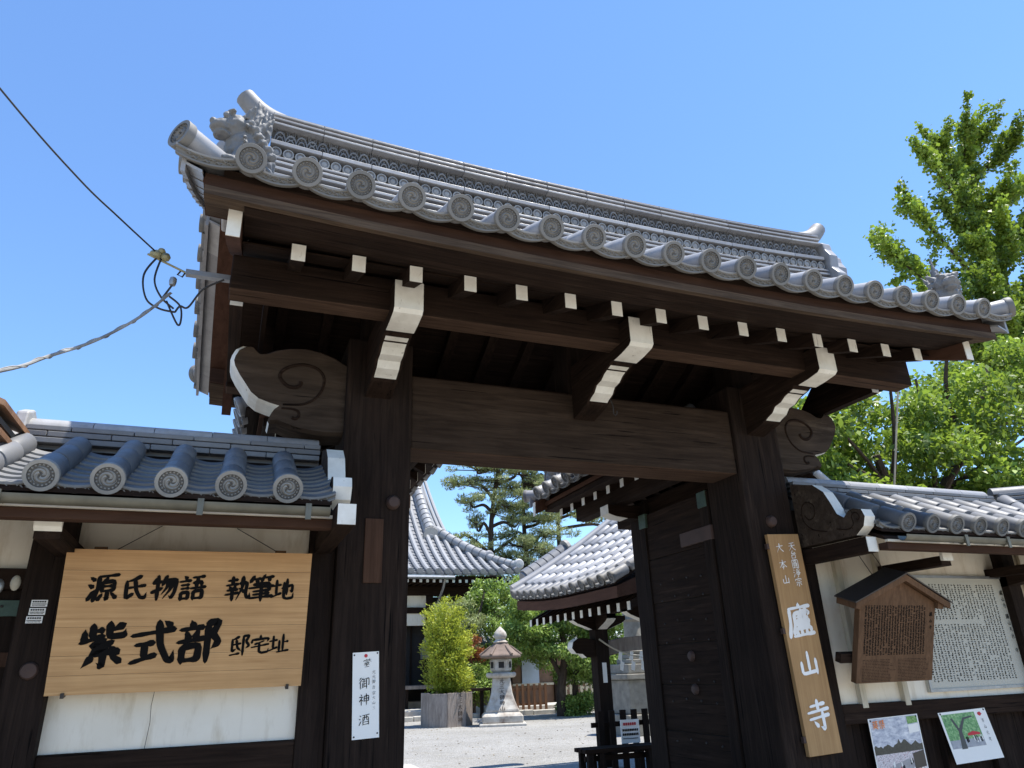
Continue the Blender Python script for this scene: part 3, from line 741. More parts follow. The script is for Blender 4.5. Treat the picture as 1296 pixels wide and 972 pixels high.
# ================================================================== WING WALLS beside the gate
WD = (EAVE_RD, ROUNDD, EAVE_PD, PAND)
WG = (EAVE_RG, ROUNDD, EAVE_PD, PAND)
def zw(d): t = .94-d; return 2.405 + .45*t + .05*t*t
def wing_roof(th, x0, x1, rows, rx0, rx1, meshes):
    ds = [-.90+.09*i for i in range(21)]
    prof = [(4.70+d, zw(abs(d))-.004) for d in ds] + [(4.70+d, zw(abs(d))-.03) for d in reversed(ds)]
    dk = MB().prism(prof, 'x', x0, x1).build('wing_roof', WX, th)
    slope_tiles(dk, (1,0,0), (0,-1,0), (0,4.70,0), rows, .94, .21, zw, lambda s: 0, meshes, step_r=.233, step_p=.088, lift=.055, kx=1.0, skip=(.47, 4.33))
    slope_tiles(dk, (1,0,0), (0,1,0), (0,4.70,0), rows, .94, .21, zw, lambda s: 0, meshes, step_r=.233, step_p=.088, joined=True, skip=(.47, 4.33))
    n = max(3, int((rx1-rx0)/.31))
    MB().box(rx0, rx1, 4.61, 4.79, 2.66, 2.955).build('ridge_core', TILED, dk)
    for c, (hw, z0, z1) in enumerate(((.155, 2.842, 2.874), (.143, 2.884, 2.914), (.131, 2.924, 2.952))):
        for k in range(-1, n):
            a = rx0+(rx1-rx0)*(k+.35*c)/n; b = rx0+(rx1-rx0)*(k+1+.35*c)/n-.004
            a, b = max(a, rx0), min(b, rx1)
            if b-a < .02: continue
            MB().box(a, b, 4.70-hw-.003*rnd.random(), 4.70+hw, z0, z1+.002*rnd.random()).build('ridge_course_tile', TILEM, dk, bevel=.004)
    for k in range(n):
        a = rx0+(rx1-rx0)*k/n; b = rx0+(rx1-rx0)*(k+1)/n-.004
        mb = MB(); mb.loft([[(x, 4.70+.085*math.cos(q), 2.954+.070*math.sin(q)) for q in [math.pi*i/9 for i in range(10)]] for x in (a, b)])
        mb.build('ridge_cap_tile', TILE, dk, smooth=True)
    return dk
def gutter(th, x0, x1, hangers):
    mb = MB(); rings = []
    for x in (x0, x1):
        o_ = [(x, 3.70+.040*math.cos(q), 2.352+.040*math.sin(q)) for q in [math.pi+math.pi*i/10 for i in range(11)]]
        i_ = [(x, 3.70+.036*math.cos(q), 2.352+.036*math.sin(q)) for q in [2*math.pi-math.pi*i/10 for i in range(11)]]
        rings.append(o_+i_)
    g = mb.loft(rings).build('gutter', GUT, th, smooth=True)
    for x in hangers:
        MB().tube([(x, 3.655, 2.36), (x, 3.657, 2.33), (x, 3.70, 2.306), (x, 3.745, 2.33), (x, 3.80, 2.33)], .006, 6).build('gutter_hanger', GUT, g)
        MB().box(x-.014, x+.014, 3.652, 3.662, 2.285, 2.365).build('hanger_strap', GUT, g)
    return g
def eave_boards(th, x0, x1):
    MB().box(x0, x1, 3.775, 3.80, 2.318, 2.335).build('eave_strip', STRIP, th)
    MB().box(x0, x1, 3.785, 3.865, 2.268, 2.316).build('eave_edge_board', RED, th, bevel=.003)
    MB().prism([(3.80, 2.335), (3.80, 2.36), (4.60, 2.70), (4.60, 2.66)], 'x', x0, x1).build('eave_soffit', WX, th)
HAF = [(4.502,2.895),(4.452,2.884),(4.262,2.837),(4.165,2.759),(4.111,2.653),(4.074,2.569),(4.015,2.53),(3.966,2.57),(3.916,2.578),(3.846,2.559),(3.825,2.504),(3.853,2.438),(3.933,2.385),(4.502,2.385)]
HSP = [(3.905,2.50),(3.89,2.49),(3.875,2.51),(3.89,2.54),(3.92,2.545),(3.945,2.52),(3.94,2.47),(3.99,2.44),(4.10,2.46)]
def hafu(th, x0, x1):
    ob = MB().prism(HAF, 'x', x0, x1, 0, lambda i: 1 if i <= 11 else 0).build('scroll_board', [NOSE, WHITE], th)
    for xs in (x0, x1):
        MB().tube(catmull([(xs, y, z) for y, z in HSP], 4), .005, 6).build('carved_scroll', WY, ob, smooth=True)
    hs2 = [(4.40, 2.62), (4.36, 2.58), (4.30, 2.60), (4.29, 2.68), (4.36, 2.72), (4.42, 2.68), (4.42, 2.58), (4.34, 2.50), (4.2, 2.46)]
    for xs in (x0, x1): MB().tube(catmull([(xs, y, z) for y, z in hs2], 4), .005, 6).build('carved_scroll', WY, ob, smooth=True)

# ---- left wing
lw = thing('wing_wall', (-.2, 4.7, G), 'white plaster wing wall with dark tiled roof left of the gate, behind the cypress signboard', 'wall')
wing_roof(lw, -1.55, .47, [.24-.275*i for i in range(6, -1, -1)] + [.47], -1.17, .47, WD)
gutter(lw, -1.55, .45, (-.985, -.16, .34)); eave_boards(lw, -1.55, .48)
hafu(lw, .475, .575)
ob = MB().box(.475, .572, 3.61, 4.52, 2.255, 2.365).build('eave_arm', WY, lw, bevel=.004)
MB().box(.478, .569, 3.606, 3.612, 2.258, 2.362).build('painted_end', WHITE, ob)
MB().box(.445, .604, 4.56, 4.86, G+.05, 2.70).build('wall_post', WZ, lw, bevel=.006)
MB().box(-1.0, -.80, 4.50, 4.86, G+.05, 2.62).build('wall_post', WZ, lw, bevel=.008)
MB().lathe([(.0,-.02),(.035,-.018),(.042,-.006),(.043,.02)], 16, M=Matrix.Translation((-.89, 4.497, 1.63)) @ Matrix.Rotation(R(-90), 4, 'X')).build('peg_boss', RUST, lw, smooth=True)
MB().box(-.80, .445, 4.60, 4.80, 1.235, 2.66).build('plaster_panel', PLASTER, lw)
# hairline crack
MB().tube([(-.31, 4.5995, 1.60), (-.305, 4.5995, 1.52), (-.312, 4.5995, 1.44), (-.306, 4.5995, 1.36), (-.315, 4.5995, 1.235)], .0012, 4).build('crack', INKB, lw)
MB().box(-.80, .445, 4.57, 4.82, 1.06, 1.233).build('sill_rail', WX, lw, bevel=.006)
for k in range(6):
    a = -.80+1.245*k/6; MB().box(a+.002, a+1.245/6-.002, 4.62, 4.70, G+.15, 1.058).build('wall_board', WZ, lw, bevel=.004)
MB().box(-1.6, .6, 4.58, 4.84, G-.03, G+.15).build('base_stone', STONE, lw, bevel=.01)
ob = MB().box(-.875, -.765, 3.93, 4.6, 2.20, 2.262).build('eave_arm', WY, lw)
MB().prism([(3.905,2.285),(3.905,2.255),(3.93,2.235),(3.93,2.285)], 'x', -.878, -.762).build('painted_end', WHITE, ob)
# wicket bay at the far left: upper plaster, dark boarded door with fittings
MB().box(-1.6, -1.0, 4.62, 4.80, 2.148, 2.62).build('plaster_panel', PLASTER, lw)
MB().box(-1.6, -1.0, 4.58, 4.82, 2.04, 2.147).build('lintel_rail', WX, lw, bevel=.004)
for k in range(3): MB().box(-1.6+.2*k+.002, -1.4+.2*k-.002, 4.64, 4.72, G+.12, 2.04).build('wall_board', WZ, lw, bevel=.004)
MB().box(-1.6, -.985, 4.622, 4.64, 1.905, 1.985).build('copper_band', COPPER, lw)
for k in range(7): MB().lathe([(.0,.008),(.006,.006),(.008,0)], 8, M=Matrix.Translation((-1.5+.08*k, 4.621, 1.945+.01*(k % 2))) @ Matrix.Rotation(R(90), 4, 'X')).build('rivet', IRON, lw)
MB().box(-1.6, -.99, 4.625, 4.64, 1.655, 1.725).build('brown_band', BROWNZ, lw)
for x, zz0, m in ((-1.052, 2.03, STRIP), (-1.125, 2.012, STEEL)):
    MB().lathe([(.0,.014),(.014,.012),(.024,.005),(.026,0)], 16, M=Matrix.Translation((x, 4.578 if m is STRIP else 4.579, zz0+.04)) @ Matrix.Rotation(R(90), 4, 'X') @ Matrix.Diagonal((.95,1.55,1,1)) @ Matrix.Rotation(R(0), 4, 'Z')).build('oval_knob', m, lw, smooth=True)
# ridge end ornament of the left wing
MB().prism([(4.52,2.76),(4.50,2.86),(4.56,2.93),(4.58,3.03),(4.70,3.08),(4.82,3.03),(4.84,2.93),(4.90,2.86),(4.88,2.76)], 'x', -1.235, -1.17).build('ridge_end_tile', TILE, lw, bevel=.012)

# ---- right wing
rw = thing('wing_wall', (5.3, 4.7, G), 'white plaster wing wall with tiled roof right of the gate, behind the notice boards', 'wall')
wing_roof(rw, 4.33, 6.80, [4.33]+[4.57+.247*i for i in range(9)], 4.33, 6.74, WG)
gutter(rw, 4.40, 7.0, (4.98, 5.42, 6.1)); eave_boards(rw, 4.34, 6.8)
hafu(rw, 4.228, 4.325)
ob = MB().box(4.228, 4.325, 3.86, 4.52, 2.255, 2.365).build('eave_arm', WY, rw, bevel=.004)
MB().box(4.231, 4.322, 3.856, 3.862, 2.258, 2.362).build('painted_end', WHITE, ob)
MB().box(4.196, 4.40, 4.56, 4.86, G+.05, 2.70).build('wall_post', WZ, rw, bevel=.006)
MB().box(6.50, 6.66, 4.50, 4.86, G+.05, 2.62).build('wall_post', WZ, rw, bevel=.006)
MB().box(4.40, 6.50, 4.60, 4.80, 1.235, 2.66).build('plaster_panel', PLASTER, rw)
MB().box(6.66, 8.2, 4.60, 4.80, 1.235, 2.66).build('plaster_panel', PLASTER, rw)
MB().box(4.40, 6.50, 4.56, 4.82, 1.10, 1.233).build('sill_rail', WX, rw, bevel=.006)
MB().box(6.66, 8.2, 4.56, 4.82, 1.10, 1.233).build('sill_rail', WX, rw, bevel=.006)
for k in range(18):
    a = 4.40+.212*k; MB().box(a+.002, a+.210, 4.64, 4.72, G+.15, 1.098).build('wall_board', WZ, rw, bevel=.004)
for x in (5.38, 5.92, 6.42): MB().box(x, x+.06, 4.585, 4.64, G+.15, 1.098).build('wall_batten', WZ, rw, bevel=.003)
MB().box(4.2, 8.2, 4.58, 4.84, G-.03, G+.15).build('base_stone', STONE, rw, bevel=.01)
for x in (4.60, 5.04):
    MB().box(x, x+.055, 4.555, 4.60, 1.205, 2.40).build('batten', CREAM, rw, bevel=.002)
for x, l in ((5.10, .42), (6.42, .1)):
    ob = MB().box(x-.05, x+.05, 3.96, 4.62, 2.19, 2.262).build('eave_arm', WY, rw)
    MB().box(x-.052, x+.052, 3.935, 3.96, 2.225, 2.285).build('painted_end', WHITE, ob)
MB().prism([(3.86, 2.265), (3.86, 2.20), (4.62, 2.10), (4.62, 2.265)], 'x', 6.50, 6.64).build('eave_arm', WY, rw)
# turned section of the right wing roof
c45, s45 = .80, .60
sdir = Vector((c45, -s45, 0)); ddir = Vector((-s45, -c45, 0)); rp = Vector((6.86, 4.62, 0))
tr = thing('return_wall', (7.4, 4.2, G), 'turned end of the right wing roof at the picture edge', 'wall')
dk = MB()
prof = [(d, zw(abs(d))+.02) for d in [-.9+.1*i for i in range(19)]]
dk.loft([[tuple(rp + sdir*s + ddir*d + Vector((0,0,z))) for d, z in prof] + [tuple(rp + sdir*s + ddir*d + Vector((0,0,z-.03))) for d, z in reversed(prof)] for s in (0.0, 1.6)])
dk = dk.build('return_roof', WX, tr)
slope_tiles(dk, sdir, ddir, rp, [.02+.26*i for i in range(6)], .80, .12, lambda d: zw(d)+.025, lambda s: 0, WG, step_r=.233, step_p=.088)
Mr = Matrix.Translation(rp) @ Matrix((sdir, -ddir, Vector((0,0,1)))).transposed().to_4x4()
for c, (hw, z0, z1) in enumerate(((.155,2.86,2.89),(.142,2.90,2.93),(.13,2.94,2.97))):
    for k in range(4): MB().box(-.02+.4*k, .375+.4*k, -hw, hw, z0, z1, M=Mr).build('ridge_course_tile', TILED, dk, bevel=.004)
for k in range(4):
    MB().loft([[tuple(Mr @ Vector((x, .085*math.cos(q), 2.972+.075*math.sin(q)))) for q in [math.pi*i/9 for i in range(10)]] for x in (-.05+.4*k, .345+.4*k)]).build('ridge_cap_tile', TILED, dk, smooth=True)
MB().box(0, 1.6, -.1, .1, G, 2.72, M=Mr).build('plaster_panel', PLASTER, tr)
# ---- rusty neighbour roof peeping in at the far left
nb = thing('rusty_roof', (-1.35, 4.0, G), 'rusty copper roof corner at the left picture edge above the wing wall', 'roof')
for k, (x0, z0, m_) in enumerate(((-1.225, 2.92, RUSTTILE), (-1.265, 2.85, TILEK), (-1.255, 2.775, RUSTTILE))):
    mb = MB(); rings = []
    for y in (3.96, 4.5):
        rings.append([(x0-.55+.65*t+.02*k, y, z0+.30-.36*t**1.3+.02*math.sin(t*14)) for t in [i/10 for i in range(11)]] + [(x0-.55+.65*t+.02*k, y, z0+.27-.36*t**1.3+.02*math.sin(t*14)) for t in [1-i/10 for i in range(11)]])
    mb.loft(rings).build('roof_sheet', m_, nb)
MB().tube([(-1.66, 3.99, 3.10), (-1.25, 3.99, 3.00)], .045, 12).build('roll_cap', STEEL, nb, smooth=True)
MB().box(-1.75, -1.45, 4.05, 4.45, G, 3.0).build('roof_support', WZ, nb)

# ================================================================== brush lettering
KJ = {
'源':"10,15 22,25|6,40 18,48|5,90 14,75 24,58|34,14 95,12|36,14 34,55 22,95|62,18 54,32|46,34 46,66|46,34 84,32 82,64|48,48 80,48|46,64 82,63|64,66 64,92 56,86|48,74 36,92|76,72 92,90",
'氏':"72,8 48,20 22,26|24,24 24,88 48,72|24,50 88,44|52,22 58,60 74,88 90,90 94,74",
'物':"22,14 14,34|12,32 42,28|28,6 28,94|8,66 44,52|58,8 44,42|54,26 94,24 88,70 78,92 70,84|66,28 60,52 44,74|80,28 72,60 50,90",
'語':"22,6 30,14|6,24 44,22|12,38 38,37|12,51 38,50|12,66 12,92|12,66 38,65 36,90|12,88 38,88|52,12 92,10|70,12 64,50|54,32 84,30 82,50|46,52 98,50|56,64 56,94|56,64 88,62 86,92|56,90 86,90",
'執':"12,18 46,16|29,4 29,34|6,36 50,33|18,42 24,52|40,40 34,52|10,56 48,54|4,72 52,68|29,54 29,96|56,32 84,30 80,74 86,90 96,88 96,74|68,6 66,50 46,94|56,52 76,66",
'筆':"22,4 8,26|18,16 46,14|30,18 36,28|62,2 50,22|60,12 94,10|74,14 82,24|22,36 82,34 80,62|6,48 96,46|22,62 80,60|22,74 80,72|8,86 94,84|51,26 51,99",
'地':"6,34 42,30|24,10 24,74|4,80 44,66|48,46 92,34 90,64 82,58|68,8 68,74|56,22 56,86 70,92 94,90 96,70",
'紫':"26,6 26,34|26,20 46,18|10,18 10,38|4,42 48,32|88,10 62,22|60,4 60,34 90,34 92,24|52,40 26,52 50,56|68,46 24,70 82,66|66,58 82,72|52,70 52,98 44,92|30,76 14,94|68,76 88,92",
'式':"6,30 94,24|16,52 52,50|34,52 34,82|8,90 58,78|60,4 66,56 84,92 94,94 96,76|74,6 86,16",
'部':"30,4 34,14|8,20 56,18|20,26 26,42|46,24 40,42|4,48 60,44|14,60 14,94|14,60 50,58 48,92|14,90 48,90|66,10 92,8 78,38|78,36 94,56 80,68|68,10 68,98",
'邸':"46,10 14,24|16,20 16,76 34,66|16,46 54,42|34,24 40,60 56,76|8,92 50,88|64,10 92,8 78,36|78,34 94,56 80,66|66,10 66,98",
'宅':"50,4 50,16|10,22 8,38|10,24 92,22 84,38|68,34 24,46|8,60 92,52|46,42 46,84 60,92 90,90 92,74",
'址':"4,36 40,32|22,12 22,74|2,82 42,68|70,8 70,88|70,46 94,44|52,38 52,88|42,92 98,88",
'大':"8,36 92,32|50,6 46,46 10,92|50,40 66,70 94,92",
'本':"8,30 92,27|50,4 50,98|48,32 30,60 6,80|52,32 70,58 96,78|32,76 68,74",
'山':"50,8 50,82|14,42 14,86 86,82|86,38 86,92",
'天':"18,16 82,13|8,44 92,40|50,16 44,56 10,92|50,46 66,74 94,92",
'台':"46,6 22,40 78,38|64,24 84,46|24,56 24,94|24,56 76,54 74,92|24,90 76,90",
'圓':"10,8 10,96|10,8 90,7 90,96|10,92 90,92|34,18 34,34|34,18 66,18 66,32|34,32 66,32|28,42 28,72|28,42 72,42 72,72|28,52 72,52|28,62 72,62|28,72 72,72|42,76 26,88|58,76 74,88",
'淨':"8,12 20,22|4,38 16,46|4,92 22,60|86,6 50,16|44,22 50,34|64,20 68,32|90,18 78,36|42,44 86,42 84,70|32,56 98,54|42,70 84,69|64,38 64,96 54,88",
'宗':"50,3 50,14|10,18 8,34|10,20 92,18 84,34|30,38 70,36|12,56 88,53|50,54 50,96 40,88|30,66 14,88|68,64 86,84",
'廬':"52,0 52,10|10,12 96,10|12,12 10,56 0,96|58,16 58,26|58,21 80,20|30,28 90,26 84,38|30,28 28,60 18,88|40,40 76,34|58,32 58,46 82,44|38,50 38,66|38,50 84,49 84,66|38,58 84,57|60,50 60,66|38,66 84,65|32,74 32,92|32,74 88,73 88,92|50,74 50,92|70,74 70,92|16,95 99,93",
'寺':"20,20 80,17|50,4 50,36|6,38 94,35|10,58 92,54|66,42 66,94 52,86|28,68 40,82",
'御':"24,4 6,26|26,24 4,50|16,42 16,96|40,8 32,22|34,20 62,18|28,38 64,36|48,20 48,78|48,56 62,54|36,50 36,82|28,88 64,76|70,16 92,14 92,70 82,64|70,16 70,98",
'神':"20,6 28,16|6,28 38,26 6,64|24,46 24,96|28,50 40,62|50,24 50,68|50,24 92,22 90,66|50,44 90,43|50,64 90,63|70,4 70,98",
'酒':"10,10 22,20|4,38 16,46|4,92 22,60|34,14 98,12|40,32 40,96|40,32 92,30 92,96|56,14 54,50 44,60|74,14 74,52 86,54|42,70 90,70|42,90 90,90",
'元':"22,14 78,12|8,38 92,35|38,38 34,66 10,94|60,37 60,84 72,92 94,90 96,72",
'三':"18,16 82,14|24,48 76,46|6,86 94,84",
'師':"24,4 16,16|14,18 14,92|14,18 42,17 40,42|14,42 40,42|14,60 42,59 40,88|14,88 40,88|50,14 98,12|56,34 56,78|56,34 94,32 92,76 84,70|74,12 74,98",
'葵':"8,16 94,14|32,4 32,24|68,4 68,24|40,30 12,60|16,34 34,50|58,28 92,60|88,30 70,44|28,58 76,56|8,74 94,72|50,58 44,78 12,98|52,74 90,98",
'祭':"40,4 10,40|24,20 46,18 8,54|22,30 34,38|58,10 88,8 62,46|58,18 94,52|34,48 66,46|10,64 92,62|50,64 50,98 42,92|28,74 14,90|70,72 88,90",
'北':"6,34 36,30|36,8 36,70|4,78 38,62|90,22 62,42|60,6 60,80 70,90 94,88 96,70",
'京':"50,3 50,14|8,20 92,18|28,32 28,56|28,32 72,31 72,54|28,55 72,54|50,56 50,96 40,88|28,66 12,88|70,64 88,86",
}
def glyph(par, mat, ch, *a):
    mb = MB(); letter(mb, ch, *a); mb.build('character', mat, par)
def letter(mb, ch, o, ux, uy, nrm, size, wt=9.0, rise=.05, dz=[0]):
    """strokes as tapered ribbons on the plane o + ux*s - uy*t (cell centred on o)"""
    for st in KJ[ch].split('|'):
        P = [tuple(float(a) for a in p.split(',')) for p in st.split()]
        P = [(x, y - rise*(x-50)) for x, y in P]
        pts = []
        for i in range(len(P)-1):
            seg = 5
            for k in range(seg): t = k/seg; pts.append((P[i][0]+(P[i+1][0]-P[i][0])*t, P[i][1]+(P[i+1][1]-P[i][1])*t))
        pts.append(P[-1])
        if len(P) > 2:                       # soften the turns
            for _ in range(1):
                pts = [pts[0]] + [((pts[i-1][0]+2*pts[i][0]+pts[i+1][0])/4, (pts[i-1][1]+2*pts[i][1]+pts[i+1][1])/4) for i in range(1, len(pts)-1)] + [pts[-1]]
        n = len(pts)-1; Lq = []; Rq = []
        tot = sum(math.dist(pts[i], pts[i+1]) for i in range(n))
        horiz = abs(P[-1][0]-P[0][0]) > 2.2*abs(P[-1][1]-P[0][1]) and len(P) == 2
        hook = len(P) > 2 and math.dist(P[-2], P[-1]) < 22
        sweep = (not horiz) and P[-1][0] < P[0][0]-14 and P[-1][1] > P[0][1]+14
        for i, (x, y) in enumerate(pts):
            a = pts[max(i-1, 0)]; b = pts[min(i+1, n)]; dx, dy = b[0]-a[0], b[1]-a[1]; L = math.hypot(dx, dy) or 1
            t = i/n
            wv = wt*(.5 if tot > 14 else .55)
            if horiz: pr = .74 - .24*math.sin(math.pi*min(1, t*1.15)) + .42*max(0, t-.72)/.28*(1 if t < .93 else .72)
            elif len(P) == 2 and tot > 26 and not sweep: pr = 1.06 - .20*math.sin(math.pi*t) - .34*max(0, t-.78)/.22
            else: pr = 1.0 - .16*math.sin(math.pi*t)
            pr *= 1 + .05*math.sin(7*t+dz[0]*1.7)
            if sweep: pr *= 1.12 - .92*max(0, t-.30)/.70
            if hook and t > .72: pr *= 1 - .8*(t-.72)/.28
            if tot < 26: pr *= (.62 + .55*t) if not sweep else 1
            if i == 0: pr *= .62
            if i == n and not (hook or sweep): pr *= .7
            nx, ny = -dy/L, dx/L
            Lq.append((x+nx*wv*pr, y+ny*wv*pr)); Rq.append((x-nx*wv*pr, y-ny*wv*pr))
        # rounded ends
        d0 = (pts[0][0]-pts[1][0], pts[0][1]-pts[1][1]); l0 = math.hypot(*d0) or 1
        d1 = (pts[-1][0]-pts[-2][0], pts[-1][1]-pts[-2][1]); l1 = math.hypot(*d1) or 1
        e0 = (pts[0][0]+d0[0]/l0*wt*.32, pts[0][1]+d0[1]/l0*wt*.32); e1 = (pts[-1][0]+d1[0]/l1*wt*.30, pts[-1][1]+d1[1]/l1*wt*.30)
        dz[0] = (dz[0]+1) % 24
        off = nrm*(.0016+.00007*dz[0])
        V = lambda p: tuple(o + ux*((p[0]-50)/100*size) - uy*((p[1]-50)/100*size) + off)
        vs = [V(e0)] + [V(p) for p in Lq] + [V(p) for p in Rq] + [V(e1)]
        m = n+1
        mb.add(vs, [(0, 1, 1+m)] + [(1+i, 2+i, 2+m+i, 1+m+i) for i in range(n)] + [(m, 2*m+1, 2*m)])

def flat_frame(TL, TR, BL):
    TL, TR, BL = Vector(TL), Vector(TR), Vector(BL); ux = (TR-TL).normalized(); dn = BL-TL
    uy = -(dn - ux*dn.dot(ux)).normalized(); nr = ux.cross(uy); return TL, ux, uy, nr, (TR-TL).length, dn.length
def oriented(TL, ux, uy, nr):               # matrix: local x right, y outwards from wall (towards viewer = -y), z up, origin at TL
    return Matrix.Translation(TL) @ Matrix((ux, -nr, uy)).transposed().to_4x4()

# ---- cypress signboard on the left wing
sb = thing('signboard', (-.18, 4.42, 1.5), 'wide pale cypress signboard with black brush lettering hung on the left wing', 'signboard')
TL, ux, uy, nr, W_, H_ = flat_frame((-.800, 4.335, 2.219), (.443, 4.335, 2.223), (-.800, 4.46, 1.508))
Mo = oriented(TL, ux, uy, nr); cuts = [0, .15, .34, .545, .74, .87, 1.0]
for k in range(6):
    MB().box(0, W_, .0+.0006*(k % 2), .03, -H_*cuts[k+1]+.0007, -H_*cuts[k]-.0007, M=Mo).build('plank', BOARD, sb)
for s_, t_ in ((.12, .025), (.86, .025)):
    MB().box(W_*s_-.03, W_*s_+.03, .028, .06, -H_+.02, .012, M=Mo).build('back_batten', NOTICE, sb)
for s_ in (.065, .94):
    MB().box(W_*s_-.008, W_*s_+.008, -.012, .05, -H_-.012, -H_+.012, M=Mo).build('clip', IRON, sb)
for s_, t_ in ((.185, .33), (.85, .66)):
    MB().tube([tuple(Mo @ Vector((W_*s_, .04, .0))), (TL.x+W_*t_, 4.59, 2.40)], .0025, 5).build('hanging_wire', IRON, sb)
mb = MB()
for ch, u, v, s in (('源',.155,.268,.150),('氏',.272,.272,.138),('物',.388,.268,.140),('語',.500,.270,.140),('執',.690,.272,.136),('筆',.788,.268,.142),('地',.882,.278,.128),
                    ('紫',.186,.665,.225),('式',.372,.660,.225),('部',.555,.655,.225),('邸',.722,.690,.112),('宅',.808,.688,.106),('址',.888,.682,.108)):
    glyph(sb, INK, ch, TL + ux*(W_*u) - uy*(H_*v), ux, uy, nr, s, 18.0 if s > .2 else (16.5 if s > .13 else 14.5), .10)

# ---- sake offering paper on the left post
pp = thing('paper_notice', (.79, 4.49, 1.2), 'narrow white paper with brush writing and a red seal pinned on the left post', 'paper')
TL, ux, uy, nr, W_, H_ = flat_frame((.731, 4.493, 1.680), (.885, 4.493, 1.686), (.735, 4.493, 1.218))
Mo = oriented(TL, ux, uy, nr)
MB().box(0, W_, 0, .0015, -H_, 0, M=Mo).build('sheet', PAPER, pp)
mb = MB()
for ch, v, s in (('御', .365, .066), ('神', .555, .064), ('酒', .785, .062)): glyph(pp, INK, ch, TL + ux*(W_*.44) - uy*(H_*v), ux, uy, nr, s, 8.0, .1)
for ch, v, s in (('北', .245, .022), ('元', .30, .022), ('御', .355, .022), ('台', .42, .022), ('宗', .49, .022), ('大', .545, .020), ('山', .60, .020), ('三', .66, .018)):
    letter(mb, ch, TL + ux*(W_*.80) - uy*(H_*v), ux, uy, nr, s, 7.0, .1)
letter(mb, '宗', TL + ux*(W_*.53) - uy*(H_*.125), ux, uy, nr, .040, 10.0, .1); letter(mb, '三', TL + ux*(W_*.53) - uy*(H_*.155), ux, uy, nr, .028, 14.0, .1)
letter(mb, '大', TL + ux*(W_*.64) - uy*(H_*.10), ux, uy, nr, .022, 9.0, .1)
stuff(mb.build('lettering', INK, pp))
mb = MB(); c0 = TL + ux*(W_*.5) - uy*(H_*.045)
mb.add([tuple(c0 + ux*(.010*math.cos(2*math.pi*i/16)) + uy*(.010*math.sin(2*math.pi*i/16)) + nr*.002) for i in range(16)], [tuple(range(16))]); mb.build('red_seal', REDINK, pp)
for u, v in ((.06, .03), (.94, .02), (.07, .97), (.93, .95)):
    MB().lathe([(.0,.004),(.004,.003),(.005,0)], 8, M=Matrix.Translation(TL + ux*(W_*u) - uy*(H_*v) + nr*.001) @ Matrix.Rotation(R(90), 4, 'X')).build('pin', IRON, pp)

# ---- three name stickers on the left wing post
for k in range(3):
    z0 = 1.942-.041*k
    st = thing('name_sticker', (-.905-.004*k, 4.498, z0), ('topmost','middle','lowest')[k] + ' of three small white name stickers on the far left post', 'sticker', 'white name stickers on the far left post')
    x0 = -.944-.004*k+.002*(k % 2)
    MB().box(x0, x0+.074, 4.497, 4.4985, z0, z0+.034).build('sheet', PAPER, st)
    mb = MB()
    for i in range(6): mb.box(x0+.006+.0105*i, x0+.014+.0105*i, 4.4955, 4.4965, z0+.021, z0+.029)
    for i in range(12): mb.box(x0+.004+.0056*i, x0+.0078+.0056*i, 4.4955, 4.4965, z0+.011, z0+.016)
    for i in range(10): mb.box(x0+.006+.0062*i, x0+.0098+.0062*i, 4.4955, 4.4965, z0+.004, z0+.008)
    stuff(mb.build('lettering', INK, st))

# ---- vertical name plate on the right post
npl = thing('name_plate', (4.01, 4.45, .9), 'tall narrow wooden name plate with white brush lettering on the right post', 'signboard')
TL, ux, uy, nr, W_, H_ = flat_frame((3.862, 4.44, 2.470), (4.165, 4.44, 2.482), (3.846, 4.455, .925))
Mo = oriented(TL, ux, uy, nr)
MB().box(0, W_, 0, .035, -H_, 0, M=Mo).build('plank', PLATE, npl, bevel=.003)
for v in (.06, .46, .93): MB().box(-.022, .005, .004, .03, -H_*v-.02, -H_*v+.02, M=Mo).build('fixing_tab', RUST, npl)
mb = MB()
for ch, u, v, s in (('大',.30,.068,.075),('本',.30,.150,.075),('山',.31,.222,.072),('天',.70,.062,.072),('台',.70,.102,.068),('圓',.70,.148,.070),('淨',.70,.192,.070),('宗',.70,.236,.070)):
    glyph(npl, WINK, ch, TL + ux*(W_*u) - uy*(H_*v), ux, uy, nr, s, 9.0, .08)
for ch, v, s in (('廬',.415,.235),('山',.610,.185),('寺',.835,.215)): glyph(npl, WINK, ch, TL + ux*(W_*.50) - uy*(H_*v), ux, uy, nr, s, 15, .08)

